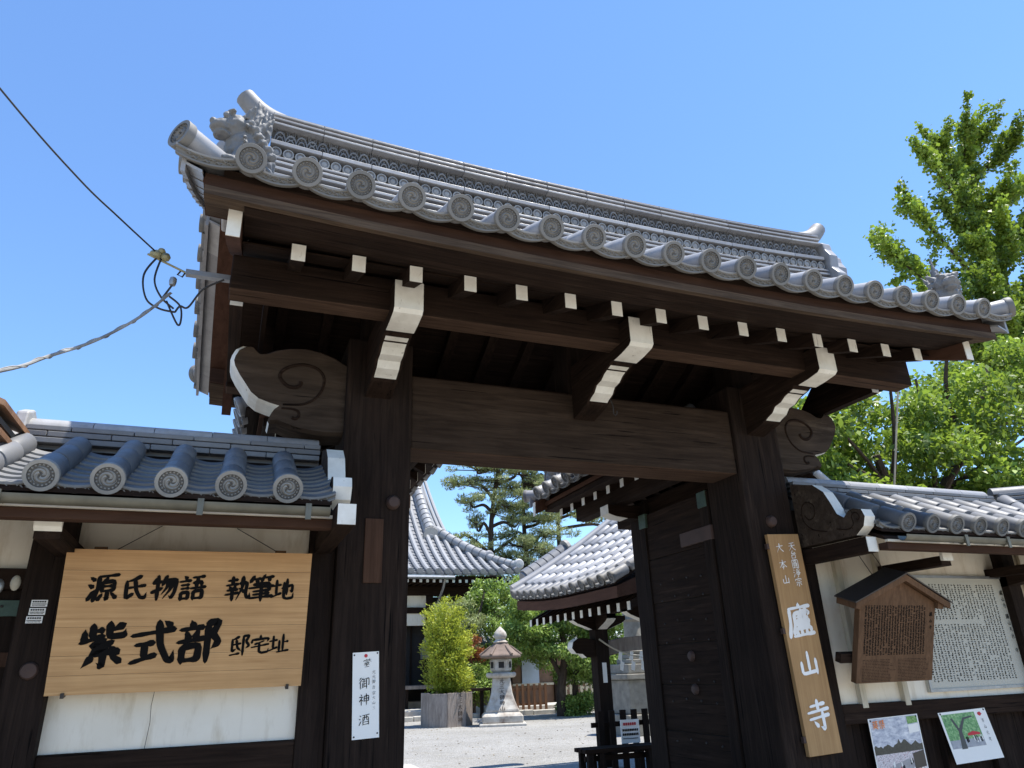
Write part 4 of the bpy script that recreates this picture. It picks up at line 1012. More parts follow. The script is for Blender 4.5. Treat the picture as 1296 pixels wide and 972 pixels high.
# ---- roofed notice board on the right wing
nbd = thing('notice_board', (4.75, 4.3, 1.35), 'brown roofed wooden notice board with dense faded writing on the right wing', 'notice board')
TL, ux, uy, nr, W_, H_ = flat_frame((4.352, 4.15, 1.94), (5.108, 4.15, 1.90), (4.335, 4.335, 1.387))
ux = Vector((1,0,0)); TLz = 1.925; TL = Vector((4.352, 4.15, TLz)); dn = Vector((0, .185, 1.383-TLz)); H_ = dn.length; uy = -dn.normalized(); nr = ux.cross(uy); W_ = .76
Mo = oriented(TL, ux, uy, nr)
PB = [(0, -H_), (W_, -H_), (W_, .01), (W_/2, .178), (0, .01)]
MB().prism(PB, 'y', 0, .05, M=Mo).build('panel', NOTICE, nbd, bevel=.003)
RA = math.atan2(.245, .52)
for sg in (-1, 1):
    ov = [(W_/2, .232), (W_/2+sg*.475, .020), (W_/2+sg*.475, -.025), (W_/2, .182)]
    if sg == -1: ov = ov[::-1]
    MB().prism(ov, 'y', -.055, .13, M=Mo).build('roof_board', NOTICE, nbd, bevel=.003)
    ov2 = [(W_/2, .247), (W_/2+sg*.488, .030), (W_/2+sg*.488, .021), (W_/2, .237)]
    if sg == -1: ov2 = ov2[::-1]
    MB().prism(ov2, 'y', -.062, .14, M=Mo).build('roof_sheet', m_plain('dark copper sheet', (.03,.024,.021), .5, .3) if sg == -1 else bpy.data.materials['dark copper sheet'], nbd)
    MB().box(W_/2+sg*.40-.03, W_/2+sg*.40+.03, -.03, .12, -.03, .045, M=Mo).build('roof_bracket', NOTICE, nbd)
MB().box(-.10, W_*.9, .055, .11, -H_+.13, -H_+.20, M=Mo).build('back_rail', WX, nbd, bevel=.004)
for x_ in (4.70, 4.86): MB().tube([(x_, 4.30, 2.15), (x_-.05, 4.45, 2.50)], .003, 5).build('hanging_wire', IRON, nbd)
mb = MB(); rr = random.Random(4)
for c in range(23):
    x = .06+c*.0268
    for r_ in range(34):
        if rr.random() < .07: continue
        z = -.015-r_*.0107
        if z < -H_+.19: break
        wq = .0075
        for q in range(3):
            x1 = x+rr.uniform(-.004, .004); z1 = z+rr.uniform(-.003, .003)
            if rr.random() < .5: mb.box(x1-wq, x1+wq, -.0012, -.0008, z1-.0019, z1+.0019, M=Mo)
            else: mb.box(x1-.0022, x1+.0022, -.0016, -.0012, z1-.0042, z1+.0042, M=Mo)
for r_ in range(15):
    z = -H_+.015+.0108*r_
    for b0 in (.05, .40):
        x = b0
        while x < b0+.31*rr.uniform(.8, 1):
            l = rr.uniform(.008, .03); mb.box(x, x+l, -.0012, -.0008, z-.0013, z+.0013, M=Mo); x += l+.006
for i, ch in enumerate('廬山寺'): letter(mb, ch, TL + ux*(W_-.045) - uy*(.075+.05*i), ux, uy, nr, .032, 12)
stuff(mb.build('lettering', INK, nbd))

# ---- white history panel
hp = thing('history_panel', (5.95, 4.58, 1.29), 'white framed panel of dense black text on the right wing behind the notice board', 'panel')
MB().box(5.34, 6.56, 4.572, 4.597, 1.285, 2.20).build('board', m_plain('aged pale panel', (.43,.42,.365), .5, .06, 3), hp)
for a in ((5.34,6.56,1.285,1.307),(5.34,6.56,2.178,2.20),(5.34,5.362,1.309,2.176),(6.538,6.56,1.309,2.176)):
    MB().box(a[0], a[1], 4.562, 4.5715, a[2], a[3]).build('frame', STEEL, hp)
mb = MB(); rr = random.Random(9)
for c in range(26):
    x = 5.42+c*.038
    for r_ in range(46):
        z = 2.12-r_*.0172
        if z < 1.35: break
        if (17 <= r_ % 40 <= 18 and c < 20) or rr.random() < .04 or (c in (12, 19) and rr.random() < .35): continue
        for q in range(3):
            x1 = x+rr.uniform(-.007, .007); z1 = z+rr.uniform(-.004, .004)
            if rr.random() < .5: mb.box(x1-.0075, x1+.0075, 4.5700, 4.5715, z1-.0014, z1+.0014)
            else: mb.box(x1-.0018, x1+.0018, 4.5692, 4.5709, z1-.0055, z1+.0055)
ux, uy, nr = Vector((1,0,0)), Vector((0,0,1)), Vector((0,-1,0))
for i, ch in enumerate('廬山寺'): letter(mb, ch, Vector((6.47, 4.571, 2.06-.055*i)), ux, uy, nr, .042, 9)
for i, ch in enumerate('廬山天台'): letter(mb, ch, Vector((6.47, 4.571, 1.86-.055*i)), ux, uy, nr, .042, 9)
for i, ch in enumerate('寺'): letter(mb, ch, Vector((6.47, 4.571, 1.58)), ux, uy, nr, .042, 9)
stuff(mb.build('lettering', INK, hp))

# ---- two posters on the dark boards
def m_photo(name, stops, scale, stretch=(1,1,1)):
    n = NT(name); f = n.noise(n.coords(stretch), scale, 6, .7); n.color(n.ramp(f, stops)); n.rough(.35); return n.m
P_SKY = m_photo('poster cloudy sky', [(.3,(.16,.20,.30)),(.5,(.45,.48,.55)),(.7,(.75,.76,.78))], 14, (1,1,2.2))
P_DARK = m_photo('poster dark trees', [(.3,(.01,.012,.012)),(.7,(.05,.06,.05))], 60)
P_CROWD = m_photo('poster crowd', [(.30,(.04,.04,.06)),(.45,(.45,.40,.42)),(.55,(.75,.72,.74)),(.62,(.30,.10,.12)),(.75,(.15,.18,.35))], 95)
P_ROAD = m_photo('poster road', [(.3,(.22,.22,.24)),(.7,(.38,.38,.40))], 30)
P_GREEN = m_photo('poster green leaves', [(.3,(.03,.10,.03)),(.5,(.12,.30,.08)),(.7,(.42,.55,.25))], 45)
P_TRUNK = m_plain('poster tree trunk', (.04,.035,.03), .4, .2)
P_STRIP = m_photo('poster photo strip', [(.35,(.62,.60,.30)),(.5,(.40,.48,.25)),(.65,(.72,.70,.52))], 40)
ORANGE = m_plain('poster orange title', (.72,.20,.03), .5, .1)
def poster(name, label, TLv, TRv, BLv):
    t = thing(name, (TLv[0]+.25, TLv[1], BLv[2]), label, 'poster', None)
    TL, ux, uy, nr, W, H = flat_frame(TLv, TRv, BLv); Mo = oriented(TL, ux, uy, nr)
    MB().box(0, W, 0, .001, -H, 0, M=Mo).build('sheet', PAPER, t)
    def patch(poly, mat, lay, nm='print'):
        MB().add([tuple(Mo @ Vector((W*u, -.0004*lay-.0004, -H*v))) for u, v in poly], [tuple(range(len(poly)))]).build(nm, mat, t)
    for u, v in ((.04,.03),(.96,.03)): MB().lathe([(.0,.006),(.006,.004),(.008,0)], 8, M=Mo @ Matrix.Translation((W*u, 0, -H*v)) @ Matrix.Rotation(R(90), 4, 'X')).build('pin', IRON, t)
    return t, TL, ux, uy, nr, W, H, Mo, patch
t, TL, ux, uy, nr, W, H, Mo, patch = poster('festival_poster', 'festival poster of a procession under a cloudy sky on the dark boards', (4.615, 4.555, 1.128), (5.125, 4.555, 1.142), (4.630, 4.572, .60))
patch([(.02,.01),(.98,.01),(.98,.42),(.02,.42)], P_SKY, 1)
tl = [(.02,.52),(.02,.40)]; rr = random.Random(2)
for i in range(30):
    u = .02+.96*i/29; h = .09 if not (.5 < u < .72) else .17
    tl.append((u, .42-h*(.35+.65*abs(math.sin(u*17)))*rr.uniform(.5, 1)))
patch(tl + [(.98,.40),(.98,.52)], P_DARK, 2)
patch([(.02,.47),(.98,.47),(.98,.70),(.02,.76)], P_CROWD, 3); patch([(.30,.62),(.70,.55),(.80,.76),(.25,.76)], P_ROAD, 4)
for k in range(26):
    u = rr.uniform(.06,.94); v = rr.uniform(.55,.72); h = .06; c = PAPER if rr.random() < .6 else (INK if rr.random() < .6 else REDINK)
    patch([(u-.012,v+h),(u-.008,v),(u+.008,v),(u+.014,v+h)], c, 5+k % 3)
patch([(.74,.50),(.97,.47),(.97,.68),(.74,.70)], P_TRUNK, 9); patch([(.02,.77),(.98,.75),(.98,.99),(.02,.99)], P_STRIP, 4)
patch([(.76,.13),(.97,.12),(.97,.23),(.76,.24)], PAPER, 5); patch([(.76,.02),(.97,.02),(.97,.11),(.76,.12)], P_GREEN, 5)
mb = MB()
for i, ch in enumerate('葵祭'): glyph(t, ORANGE, ch, TL + ux*(W*(.11+.13*i)) - uy*(H*.085) + nr*.004, ux, uy, nr, .062, 13)
t, TL, ux, uy, nr, W, H, Mo, patch = poster('garden_poster', 'white poster with a photo of a green tree, lower corner curling, on the dark boards', (5.345, 4.555, 1.135), (5.875, 4.555, 1.150), (5.385, 4.50, .78))
patch([(.04,.05),(.74,.05),(.74,.72),(.04,.72)], P_GREEN, 1); patch([(.04,.56),(.74,.56),(.74,.72),(.04,.72)], P_ROAD, 2)
patch([(.22,.74),(.28,.40),(.20,.14),(.24,.13),(.31,.34),(.46,.14),(.66,.12),(.66,.15),(.48,.18),(.35,.40),(.34,.74)], P_TRUNK, 3)
patch([(.44,.46),(.56,.42),(.70,.46),(.70,.50),(.44,.50)], REDINK, 4)
for k in range(16):
    u = rr.uniform(.38,.73); v = rr.uniform(.49,.56); patch([(u-.01,v+.10),(u-.007,v),(u+.007,v),(u+.01,v+.10)], (INK, PAPER, P_TRUNK)[k % 3], 4+k % 2)
patch([(.80,.08),(.86,.06),(.89,.11),(.84,.15),(.80,.12)], REDINK, 2)
mb = MB()
for i, ch in enumerate('京山元北'): letter(mb, ch, TL + ux*(W*.86) - uy*(H*(.24+.125*i)), ux, uy, nr, .030, 8)
stuff(mb.build('lettering', INK, t))

# ================================================================== cables at the left
an = Vector((-.46, 3.42, 3.50))
cb = thing('cable_bracket', (-.2, 3.6, 3.6), 'galvanised bracket with insulator clamps bolted to the beam end', 'bracket')
MB().box(-.40, -.16, 3.80, 3.84, 3.645, 3.675, M=None).build('arm', STEEL, cb)
ins = MB()
for k, (dx, dz, r_) in enumerate(((0,0,.028),(.02,.022,.022),(.045,-.008,.026),(-.02,.004,.018))):
    ins.lathe([(.0,-r_),(r_*.8,-r_*.6),(r_,0),(r_*.7,r_*.7),(.0,r_)], 10, (-.555+dx, 3.80, 3.735+dz))
ins.tube([(-.60,3.80,3.73),(-.40,3.82,3.66)], .006, 6)
ins.build('insulator', CERAM, cb, smooth=True)
MB().tube([(-.425,3.82,3.67),(-.44,3.82,3.64),(-.415,3.82,3.63),(-.405,3.82,3.655)], .005, 6).build('eye_ring', IRON, cb)
MB().lathe([(.0,-.03),(.016,-.025),(.02,0),(.016,.02),(.0,.03)], 10, (-.455, 3.80, 3.585)).build('strain_insulator', STEEL, cb, smooth=True)
def cable(name, label, pts, r, mat, n=8):
    o = MB().tube(catmull(pts, n), r, 8).build(name, mat, None, smooth=True); return tag(o, label, 'cable')
def at(x, y, z, k): return (x*k, y*k, 1.55+(z-1.55)*k)
# points along the sight lines of the photograph's cables, running towards the street pole
cable('overhead_cable', 'thin black overhead cable sagging to the insulator clamp', [(-.555,3.80,3.745), (-.712,3.5,3.743), (-.869,3.3,3.794), (-1.15,3.0,3.97), (-1.75,2.35,4.42), (-3.4,.6,5.8)], .0045, RUBBER)
cable('service_cable', 'pale grey twisted service cable rising from the lower left', [(-.455,3.78,3.50), (-.55,3.58,3.24), (-.68,3.4,3.012), (-.80,3.22,2.84), (-.905,3.05,2.689), (-1.2,2.6,2.38), (-1.9,1.8,2.2), (-4.5,.5,2.6)], .0075, GREYC)
w_ = MB(); base = catmull([(-.455,3.78,3.50), (-.55,3.58,3.24), (-.68,3.4,3.012), (-.80,3.22,2.84), (-.905,3.05,2.689), (-1.2,2.6,2.38)], 24)
tw = [p + Vector((.008*math.cos(i*.42), .0, .011*math.sin(i*.42))) for i, p in enumerate(base)]
tag(w_.tube(tw, .0028, 6).build('binding_wire', GREYC, None, smooth=True), 'thin wire wound round the grey service cable', 'wire')
for pts in ([(-.545,3.80,3.73),(-.60,3.80,3.60),(-.57,3.80,3.46),(-.50,3.80,3.41),(-.42,3.80,3.40)], [(-.53,3.80,3.72),(-.545,3.80,3.58),(-.50,3.80,3.48),(-.43,3.80,3.42)], [(-.42,3.80,3.40),(-.40,3.80,3.44),(-.36,3.80,3.44),(-.30,3.80,3.56),(-.20,3.80,3.64)], [(-.49,3.80,3.48),(-.46,3.80,3.55),(-.44,3.80,3.60)], [(-.47,3.80,3.46),(-.40,3.80,3.33),(-.385,3.80,3.36),(-.40,3.80,3.44),(-.46,3.80,3.49)]):
    MB().tube(catmull(pts, 6), .0055, 6).build('drop_wire', RUBBER, cb, smooth=True)

# ================================================================== foliage tools
def leaf_mesh(name, mat, C, size, rng, aspect=.55, up=.4, jitter=.35, tone=None, dirs=None):
    """one kite-shaped leaf per row of C; returns a mesh with a per-leaf tone attribute"""
    n = len(C); C = np.asarray(C, float)
    d = rng.normal(size=(n, 3)) if dirs is None else dirs + rng.normal(size=(n, 3))*jitter
    d[:, 2] += 0 if dirs is not None else -.25
    d /= np.linalg.norm(d, axis=1)[:, None]
    nrm = rng.normal(size=(n, 3)); nrm[:, 2] += up*2.2
    s = np.cross(d, nrm); s /= (np.linalg.norm(s, axis=1)[:, None]+1e-9)
    L = size*(rng.uniform(.45, 1.0, n)+rng.uniform(0, .55, n)**2)[:, None]*1.1
    nn = np.cross(s, d)
    v = np.empty((n, 4, 3)); v[:, 0] = C; v[:, 1] = C + d*L*.5 + s*L*aspect*.5 + nn*L*.06; v[:, 2] = C + d*L - nn*L*.10; v[:, 3] = C + d*L*.5 - s*L*aspect*.5 + nn*L*.06
    me = bpy.data.meshes.new(name)
    me.vertices.add(n*4); me.vertices.foreach_set('co', v.reshape(-1)); me.loops.add(n*4); me.loops.foreach_set('vertex_index', np.arange(n*4, dtype=np.int32))
    me.polygons.add(n); me.polygons.foreach_set('loop_start', np.arange(0, n*4, 4, dtype=np.int32)); me.polygons.foreach_set('loop_total', np.full(n, 4, dtype=np.int32))
    me.update(); me.validate()
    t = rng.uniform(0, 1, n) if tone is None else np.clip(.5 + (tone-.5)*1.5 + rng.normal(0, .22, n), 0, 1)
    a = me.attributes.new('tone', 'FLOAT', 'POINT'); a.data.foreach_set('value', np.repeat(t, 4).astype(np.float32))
    me.materials.append(mat); return me
def put_leaves(name, me, parent):
    me.transform(Matrix.Translation(-org(parent)))
    o = bpy.data.objects.new(name, me); col.objects.link(o); o.parent = parent; ORG[o.name] = org(parent); return o
def clump(rng, centers, radii, n, shell=.55):
    """points spread in ellipsoids, denser towards the shell"""
    out = []; ton = []
    vol = np.array([r[0]*r[1]*r[2] for r in radii])**.66; cnt = np.maximum(4, (n*vol/vol.sum()).astype(int))
    for c, r, k in zip(centers, radii, cnt):
        p = rng.normal(size=(k, 3)); p /= np.linalg.norm(p, axis=1)[:, None]
        q = rng.uniform(shell**3, 1, k)**(1/3)
        p = p*q[:, None]
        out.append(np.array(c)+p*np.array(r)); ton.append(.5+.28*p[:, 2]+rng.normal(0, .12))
    return np.vstack(out), np.concatenate(ton)

# ---- broadleaf tree behind the right wing
rng = np.random.default_rng(11)
bt = thing('broadleaf_tree', (10.6, 8.6, G), 'bright green broadleaf tree crowding behind the right wing roof', 'tree')
mb = MB()
mb.tube(catmull([(10.6,8.6,G),(10.5,8.6,2.0),(10.2,8.5,3.4),(9.6,8.2,4.6)], 5), [.17,.165,.16,.15,.15,.14,.135,.13,.125,.12,.11,.10,.09,.08,.07,.06], 9)
mb.tube(catmull([(10.5,8.6,2.2),(11.2,8.6,3.9),(12.3,8.4,5.3),(13.0,8.2,6.6)], 5), [.13-.006*i for i in range(16)], 8)
limbs = []
for (a, b) in (((10.2,8.5,3.4),(8.6,8.0,5.0)), ((9.9,8.4,4.0),(8.3,7.6,4.2)), ((10.0,8.4,4.1),(9.7,7.7,5.8)), ((11.2,8.6,3.9),(10.7,8.0,6.0)), ((11.4,8.6,4.2),(12.6,7.7,5.0)), ((12.0,8.4,5.0),(11.5,7.8,6.7)), ((11.0,8.6,3.4),(11.0,7.6,4.6)), ((12.3,8.4,5.3),(13.9,8.2,5.9)), ((10.6,8.6,3.0),(9.3,7.9,3.6))):
    m_ = tuple((a[i]+b[i])/2+rnd.uniform(-.15,.15) for i in range(3)); limbs.append((a, m_, b))
    mb.tube(catmull([a, m_, b], 5), [.06-.004*i for i in range(11)], 6)
mb.build('trunk', BARK, bt, smooth=True)
cs, rs = [], []
for k in range(210):
    x = rng.uniform(7.7, 14.2); y = rng.uniform(7.6, 9.4)
    top = np.interp(x, [7.9, 8.6, 9.6, 10.4, 11.0, 12.0, 13.0, 14.2], [5.1, 5.75, 6.0, 5.75, 6.2, 6.6, 7.1, 7.3])
    z = rng.uniform(3.1, top-.15); r = rng.uniform(.24, .5); cs.append((x, y, z)); rs.append((r*1.2, r, r*.75))
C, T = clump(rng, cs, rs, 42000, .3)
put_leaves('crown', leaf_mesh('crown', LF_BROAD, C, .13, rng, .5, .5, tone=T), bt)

# ---- ginkgo at the right edge: leafy shoots fanning out from long limbs
gk = thing('ginkgo_tree', (19.6, 11.5, G), 'tall ginkgo tree with finger-like leafy branches at the right edge', 'tree')
mb = MB()
mb.tube([(19.6,11.5,G),(19.5,11.4,4),(19.3,11.3,8),(19.2,11.2,12),(19.3,11.2,14),(19.5,11.2,15)], [.45,.40,.34,.26,.12,.05], 10)
tips = [(15.9,10.0,13.95,6.9),(17.2,10.3,14.9,9),(18.2,10.0,15.5,10),(19.0,10.2,15.6,11),(14.6,10.0,12.1,7.5),(13.6,10.1,11.0,7.3),(13.5,10.0,10.45,7),(14.4,9.8,9.5,6.5),(20.2,10.0,15.6,12),(16.2,10.2,12.6,8.5),(18.0,10.2,13.9,10),(19.0,10.0,13.6,10.5),(16.2,9.9,10.2,7.5),(17.2,10.1,11.4,8.5),(18.2,10.0,12.2,9.5),(16.8,9.8,9.0,6.8),(17.8,9.8,9.6,7.5),(18.8,9.8,10.6,8.6),(15.6,10.4,8.7,6.6),(17.3,10.2,8.0,6.2),(18.4,10.2,8.6,7),(20.5,10.2,13.0,11),(20.2,10.0,11.0,9),(19.6,10.4,9.2,7.6),(21,10.6,14.6,12),(16.0,10.6,9.6,7.2),(18.6,10.8,11.4,9),(19.4,10.6,12.4,10)]
pts = []; dr = []; tn = []
for (x, y, z, z0) in tips:
    z0 = z - max(.7, .42*(19.6-x)); a = np.array([19.3, 11.2, z0]); b = np.array([x, y, z]); m_ = (a*.45+b*.55) + np.array([0, 0, -.25]) + rng.normal(0, .2, 3)
    path = catmull([tuple(a), tuple(m_), tuple(b)], 8)
    mb.tube(path, [.075-.0040*i for i in range(len(path))], 6)
    P = np.array([tuple(p) for p in path]); seg = len(P)
    tone0 = rng.uniform(.3, .75)
    for side in range(8):                       # side shoots that follow the limb outwards
        i0 = rng.integers(int(seg*.30), seg-2); p0 = P[i0]; dv = (P[-1]-P[i0]); dv = dv/np.linalg.norm(dv) + rng.normal(0, .38, 3); dv /= np.linalg.norm(dv)
        L = rng.uniform(.5, 1.2); k = int(170*L); t = rng.uniform(0, 1, k)
        q = p0 + dv*(t*L)[:, None] + rng.normal(0, .085, (k, 3))*(1.15-.6*t)[:, None]; pts.append(q); tn.append(np.full(k, tone0+rng.normal(0, .12)))
    k = 800; t = (1-.78*rng.uniform(0, 1, k)**1.35)*(seg-1); i0 = np.minimum(t.astype(int), seg-2); f = (t-i0)[:, None]
    q = P[i0]*(1-f)+P[i0+1]*f + rng.normal(0, .11, (k, 3)); pts.append(q); tn.append(np.full(k, tone0))
mb.build('trunk', BARK, gk, smooth=True)
fill = [(rng.uniform(17.6, 21), rng.uniform(10.2, 12), rng.uniform(7.0, 12.6)) for _ in range(44)]
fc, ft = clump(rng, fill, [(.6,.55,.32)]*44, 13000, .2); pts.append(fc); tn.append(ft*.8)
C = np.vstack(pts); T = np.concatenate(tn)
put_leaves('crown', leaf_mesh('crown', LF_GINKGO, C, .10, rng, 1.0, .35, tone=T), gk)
# bare pole rising behind the right wing
o = tag(MB().tube([(5.92,5.9,G),(7.57,5.9,4.75)], .011, 8).build('thin_pole', m_plain('pale cane', (.26,.22,.15), .7, .2), None), 'thin pale pole rising behind the right wing roof', 'pole')

# ---- pines beyond the court
def pine(label, base, trunk, pads, seed, n=8000, r0=.22):
    rg_ = np.random.default_rng(seed)
    t = thing('pine_tree', base, label, 'tree', 'pines beyond the court')
    mb = MB(); path = catmull(trunk, 6); mb.tube(path, [r0*(1-.75*i/(len(path)-1)) for i in range(len(path))], 9)
    P = np.array([tuple(p) for p in path]); cs, rs = [], []
    for (x, y, z, rx, rz) in pads:
        b = np.array([x, y, z]); j = np.argmin(np.abs(P[:, 2]-(z-.5))); a = P[j]
        m_ = (a+b)/2 + rg_.normal(0, .22, 3) + np.array([0, 0, .25])
        m2 = a*.25+b*.75 + rg_.normal(0, .25, 3)
        pth = catmull([tuple(a), tuple(m_), tuple(m2), tuple(b-np.array([0, 0, .1]))], 5)
        mb.tube(pth, [.10-.0045*i for i in range(len(pth))], 6)
        for k in range(10):
            o = rg_.normal(0, .6, 3)*np.array([rx, rx, rz*.7]); cs.append(b+o); r = rg_.uniform(.30, .55); rs.append((rx*r, rx*r, rz*r*.8))
            mb.tube([tuple(m2*.3+b*.7), tuple(b+o)], .028, 5)
    mb.build('trunk', BARK, t, smooth=True)
    C, T = clump(rg_, cs, rs, n, .2)
    # tufts: several needles fan from each point, pointing up and outward
    C = np.repeat(C, 3, axis=0); T = np.repeat(T, 3)
    dirs = rg_.normal(size=(len(C), 3)); dirs[:, 2] = np.abs(dirs[:, 2])*.9+.35
    put_leaves('crown', leaf_mesh('crown', LF_PINE, C, .19, rg_, .20, .2, .3, T, dirs), t)
    return t
pine('tall pine with a straight trunk and layered pads standing left of the others', (12.25,34,G), [(12.25,34,G),(12.3,34,4),(12.15,34,7.5),(12.35,34,9.8),(12.7,34,11.8)],
     [(11.3,33.5,11.2,1.2,.5),(13.2,34,11.6,1.2,.6),(12.4,33.6,12.2,1.1,.5),(10.9,33.6,9.6,.9,.4),(13.3,33.8,10.3,1.1,.5),(11.2,33.5,8.5,.7,.4),(9.6,33.5,7.5,1.0,.6),(10.9,33.4,7.2,.8,.4),(13.6,33.6,8.8,1.2,.6),(14.1,33.5,7.4,1.1,.6),(12.0,33.4,10.6,.9,.4),(12.9,33.5,9.4,1.0,.6),(13.9,33.7,11.0,1.0,.5),(11.9,33.3,11.7,1.0,.5),(10.3,33.5,10.3,.8,.4)], 3)
pine('middle pine, its trunk passing behind the corner lion of the small roof', (14.3,34.5,G), [(14.3,34.5,G),(14.4,34.5,5),(14.2,34.5,8.5),(14.3,34.5,12.6)],
     [(14.9,34,11.9,1.1,.5),(15.9,34.2,11.4,.9,.4),(15.4,34,9.0,1.3,.6),(13.4,34,8.0,1.1,.6),(14.7,34,7.3,1.3,.6),(15.6,34,6.8,1.1,.5),(13.7,34,6.4,1.2,.5),(13.0,33.8,6.9,.9,.4),(14.2,33.8,5.6,1.3,.5),(14.0,33.8,10.6,1.0,.6),(15.0,33.8,10.3,1.0,.5),(13.3,33.8,9.2,1.1,.6),(15.2,33.9,8.0,1.2,.6),(13.0,33.6,5.6,1.2,.5)], 5)
pine('right hand pine with a bare upper trunk over the pavilion roof', (16.4,35,G), [(16.4,35,G),(16.5,35,5),(16.4,35,8.6),(16.6,35,11.5)],
     [(18.6,34.6,9.4,1.3,.5),(20.2,34.6,9.0,1.3,.6),(17.6,34.4,10.4,1.0,.4),(15.3,34.5,10.5,1.0,.5),(17.3,34.5,7.1,1.2,.5),(19.5,34.6,7.2,1.3,.5),(16.0,34.4,5.7,1.3,.5),(18.2,34.4,5.6,1.2,.5)], 7)

# ================================================================== MAIN HALL at the back left
hall = thing('main_hall', (6, 31, G), 'large dark temple hall with sweeping grey tiled hip and gable roof', 'building')
def zh(d): return 5.12 + .40*d + .068*d*d
def uh(x): return .10*max(0, (x-8.2)/2.7)**2
prof = []; d = 0.0
while d < 8.0:
    prof.append((27+d, zh(d)+.045)); prof.append((27+d+.245, zh(d+.25)-.01)); d += .25
def hall_limit(x): return (3.2 if x < 1.2 else 8.0) if x < 8.35 else max(0.02, (10.95-x)/.80)
mb = MB(); xs = [-8.0+.36*i for i in range(53)]
for i in range(len(xs)-1):
    x0, x1 = xs[i], xs[i+1]; lim = min(hall_limit(x0), hall_limit(x1)+.3)
    ps = [p for p in prof if p[0]-27 <= lim+.01]
    if len(ps) < 2: continue
    mb.loft([[(x0, y, z+uh(x0)) for y, z in ps]+[(x0, y, z-.12+uh(x0)) for y, z in reversed(ps)], [(x1, y, z+uh(x1)) for y, z in ps]+[(x1, y, z-.12+uh(x1)) for y, z in reversed(ps)]])
hroof = mb.build('hall_roof', TILED, hall)
for i, x in enumerate(xs):
    lim = hall_limit(x)
    if lim < .25: continue
    pth = []; d = -.06
    while d < lim: pth.append((x, 27+d, zh(max(d, 0))+.075+uh(x))); d += .4
    pth.append((x, 27+lim, zh(lim)+.075+uh(x)))
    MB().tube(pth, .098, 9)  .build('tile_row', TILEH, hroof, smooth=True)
    MB().lathe([(.0,.02),(.08,.02),(.125,.015),(.125,-.05)], 12, M=Matrix.Translation((x, 26.93, zh(0)+.06+uh(x))) @ Matrix.Rotation(R(90), 4, 'X')).build('eave_disc', TILEF, hroof)
# hip ridge in two stepped lengths, descending ridge with end tile
def hip_pt(d, dz): x = 10.95-.80*d; return (x, 27+d, zh(d)+uh(x)+dz)
for a, b, r_ in ((.15, 1.25, .15), (1.25, 3.35, .19)):
    pth = [hip_pt(a+(b-a)*i/8, .18) for i in range(9)]
    hr = MB().tube(pth, r_, 10).build('hip_ridge', TILED, hroof, smooth=True)
    for k in range(8 if r_ > .16 else 5):
        m_ = 8 if r_ > .16 else 5
        p0 = Vector(hip_pt(a+(b-a)*k/m_, .20)); p1 = Vector(hip_pt(a+(b-a)*(k+.8)/m_, .20))
        MB().tube([p0, p1], r_*1.12, 10).build('ridge_tile', TILEH, hr, smooth=True)
    p = hip_pt(a-.05, .28)
    MB().lathe([(.02,.1),(.16,.08),(.22,0),(.20,-.1),(.0,-.12)], 12, M=Matrix.Translation(p) @ Matrix.Rotation(R(90), 4, 'X')).build('ridge_end_tile', TILE, hroof, smooth=True)
pth = [(8.0+.015*i, 30.15+.5*i, zh(3.15+.5*i)+.25) for i in range(10)]
dr_ = MB().tube(pth, .21, 10).build('descending_ridge', TILED, hroof, smooth=True)
for k in range(16):
    t0 = 30.2+.28*k; MB().tube([(8.0, t0, zh(t0-27)+.27), (8.0, t0+.22, zh(t0-27+.22)+.27)], .235, 10).build('ridge_tile', TILEH, dr_, smooth=True)
MB().prism([(7.68,6.82),(7.66,7.1),(7.72,7.38),(7.85,7.46),(8.0,7.5),(8.15,7.46),(8.28,7.38),(8.34,7.1),(8.32,6.82)], 'y', 30.0, 30.14).build('ridge_end_tile', TILEW, hroof, bevel=.03)
MB().lathe([(.0,.03),(.07,.03),(.10,.02),(.10,-.02)], 12, M=Matrix.Translation((8.0, 29.99, 7.05)) @ Matrix.Rotation(R(90), 4, 'X')).build('crest', TILED, hroof)
for j in range(3):                                  # verge rows beyond the descending ridge
    x = 8.35+.20*j
    MB().tube([(x-.04*i, 30.0+.5*i+.25*j, zh(3.0+.5*i+.25*j)+.10-.05*j) for i in range(9)], .085, 8).build('verge_row', TILEH, hroof, smooth=True)
# eaves, walls, veranda
MB().box(-7.8, 10.2, 27.25, 33.5, 4.92, 5.06).build('eave_soffit', WX, hall)
for i in range(66):
    x = -6.4+.26*i
    o = MB().box(x-.05, x+.05, 27.2, 29.5, 4.80, 4.91).build('rafter', WY, hall)
    MB().box(x-.05, x+.05, 27.19, 27.198, 4.80, 4.91).build('painted_end', WHITE, o)
MB().box(-7.8, 9.4, 28.4, 28.7, 4.45, 4.79).build('eave_beam', WX, hall)
MB().box(-7.8, 7.55, 28.55, 28.7, 4.00, 4.44).build('plaster_band', PLASTER, hall)
MB().box(-7.8, 7.6, 28.45, 28.7, 3.78, 3.99).build('tie_beam', WX, hall)
MB().box(-7.8, 7.55, 28.55, 28.7, 3.32, 3.77).build('plaster_band', PLASTER, hall)
MB().box(-7.8, 9.4, 29.2, 33.0, G, 4.45).build('hall_body', HALLD, hall)
for x in (-6.0, -2.5, 1.0, 4.6, 7.55, 9.3): MB().box(x-.13, x+.13, 28.5, 28.76, .6, 4.46).build('post', WZ, hall)
for x in (5.2, 5.8, 6.4, 7.0): MB().box(x-.03, x+.03, 29.12, 29.2, 1.1, 3.3).build('lattice_bar', WZ, hall)
MB().box(-7.8, 9.6, 27.6, 29.2, 1.05, 1.17).build('veranda', GREYW, hall)
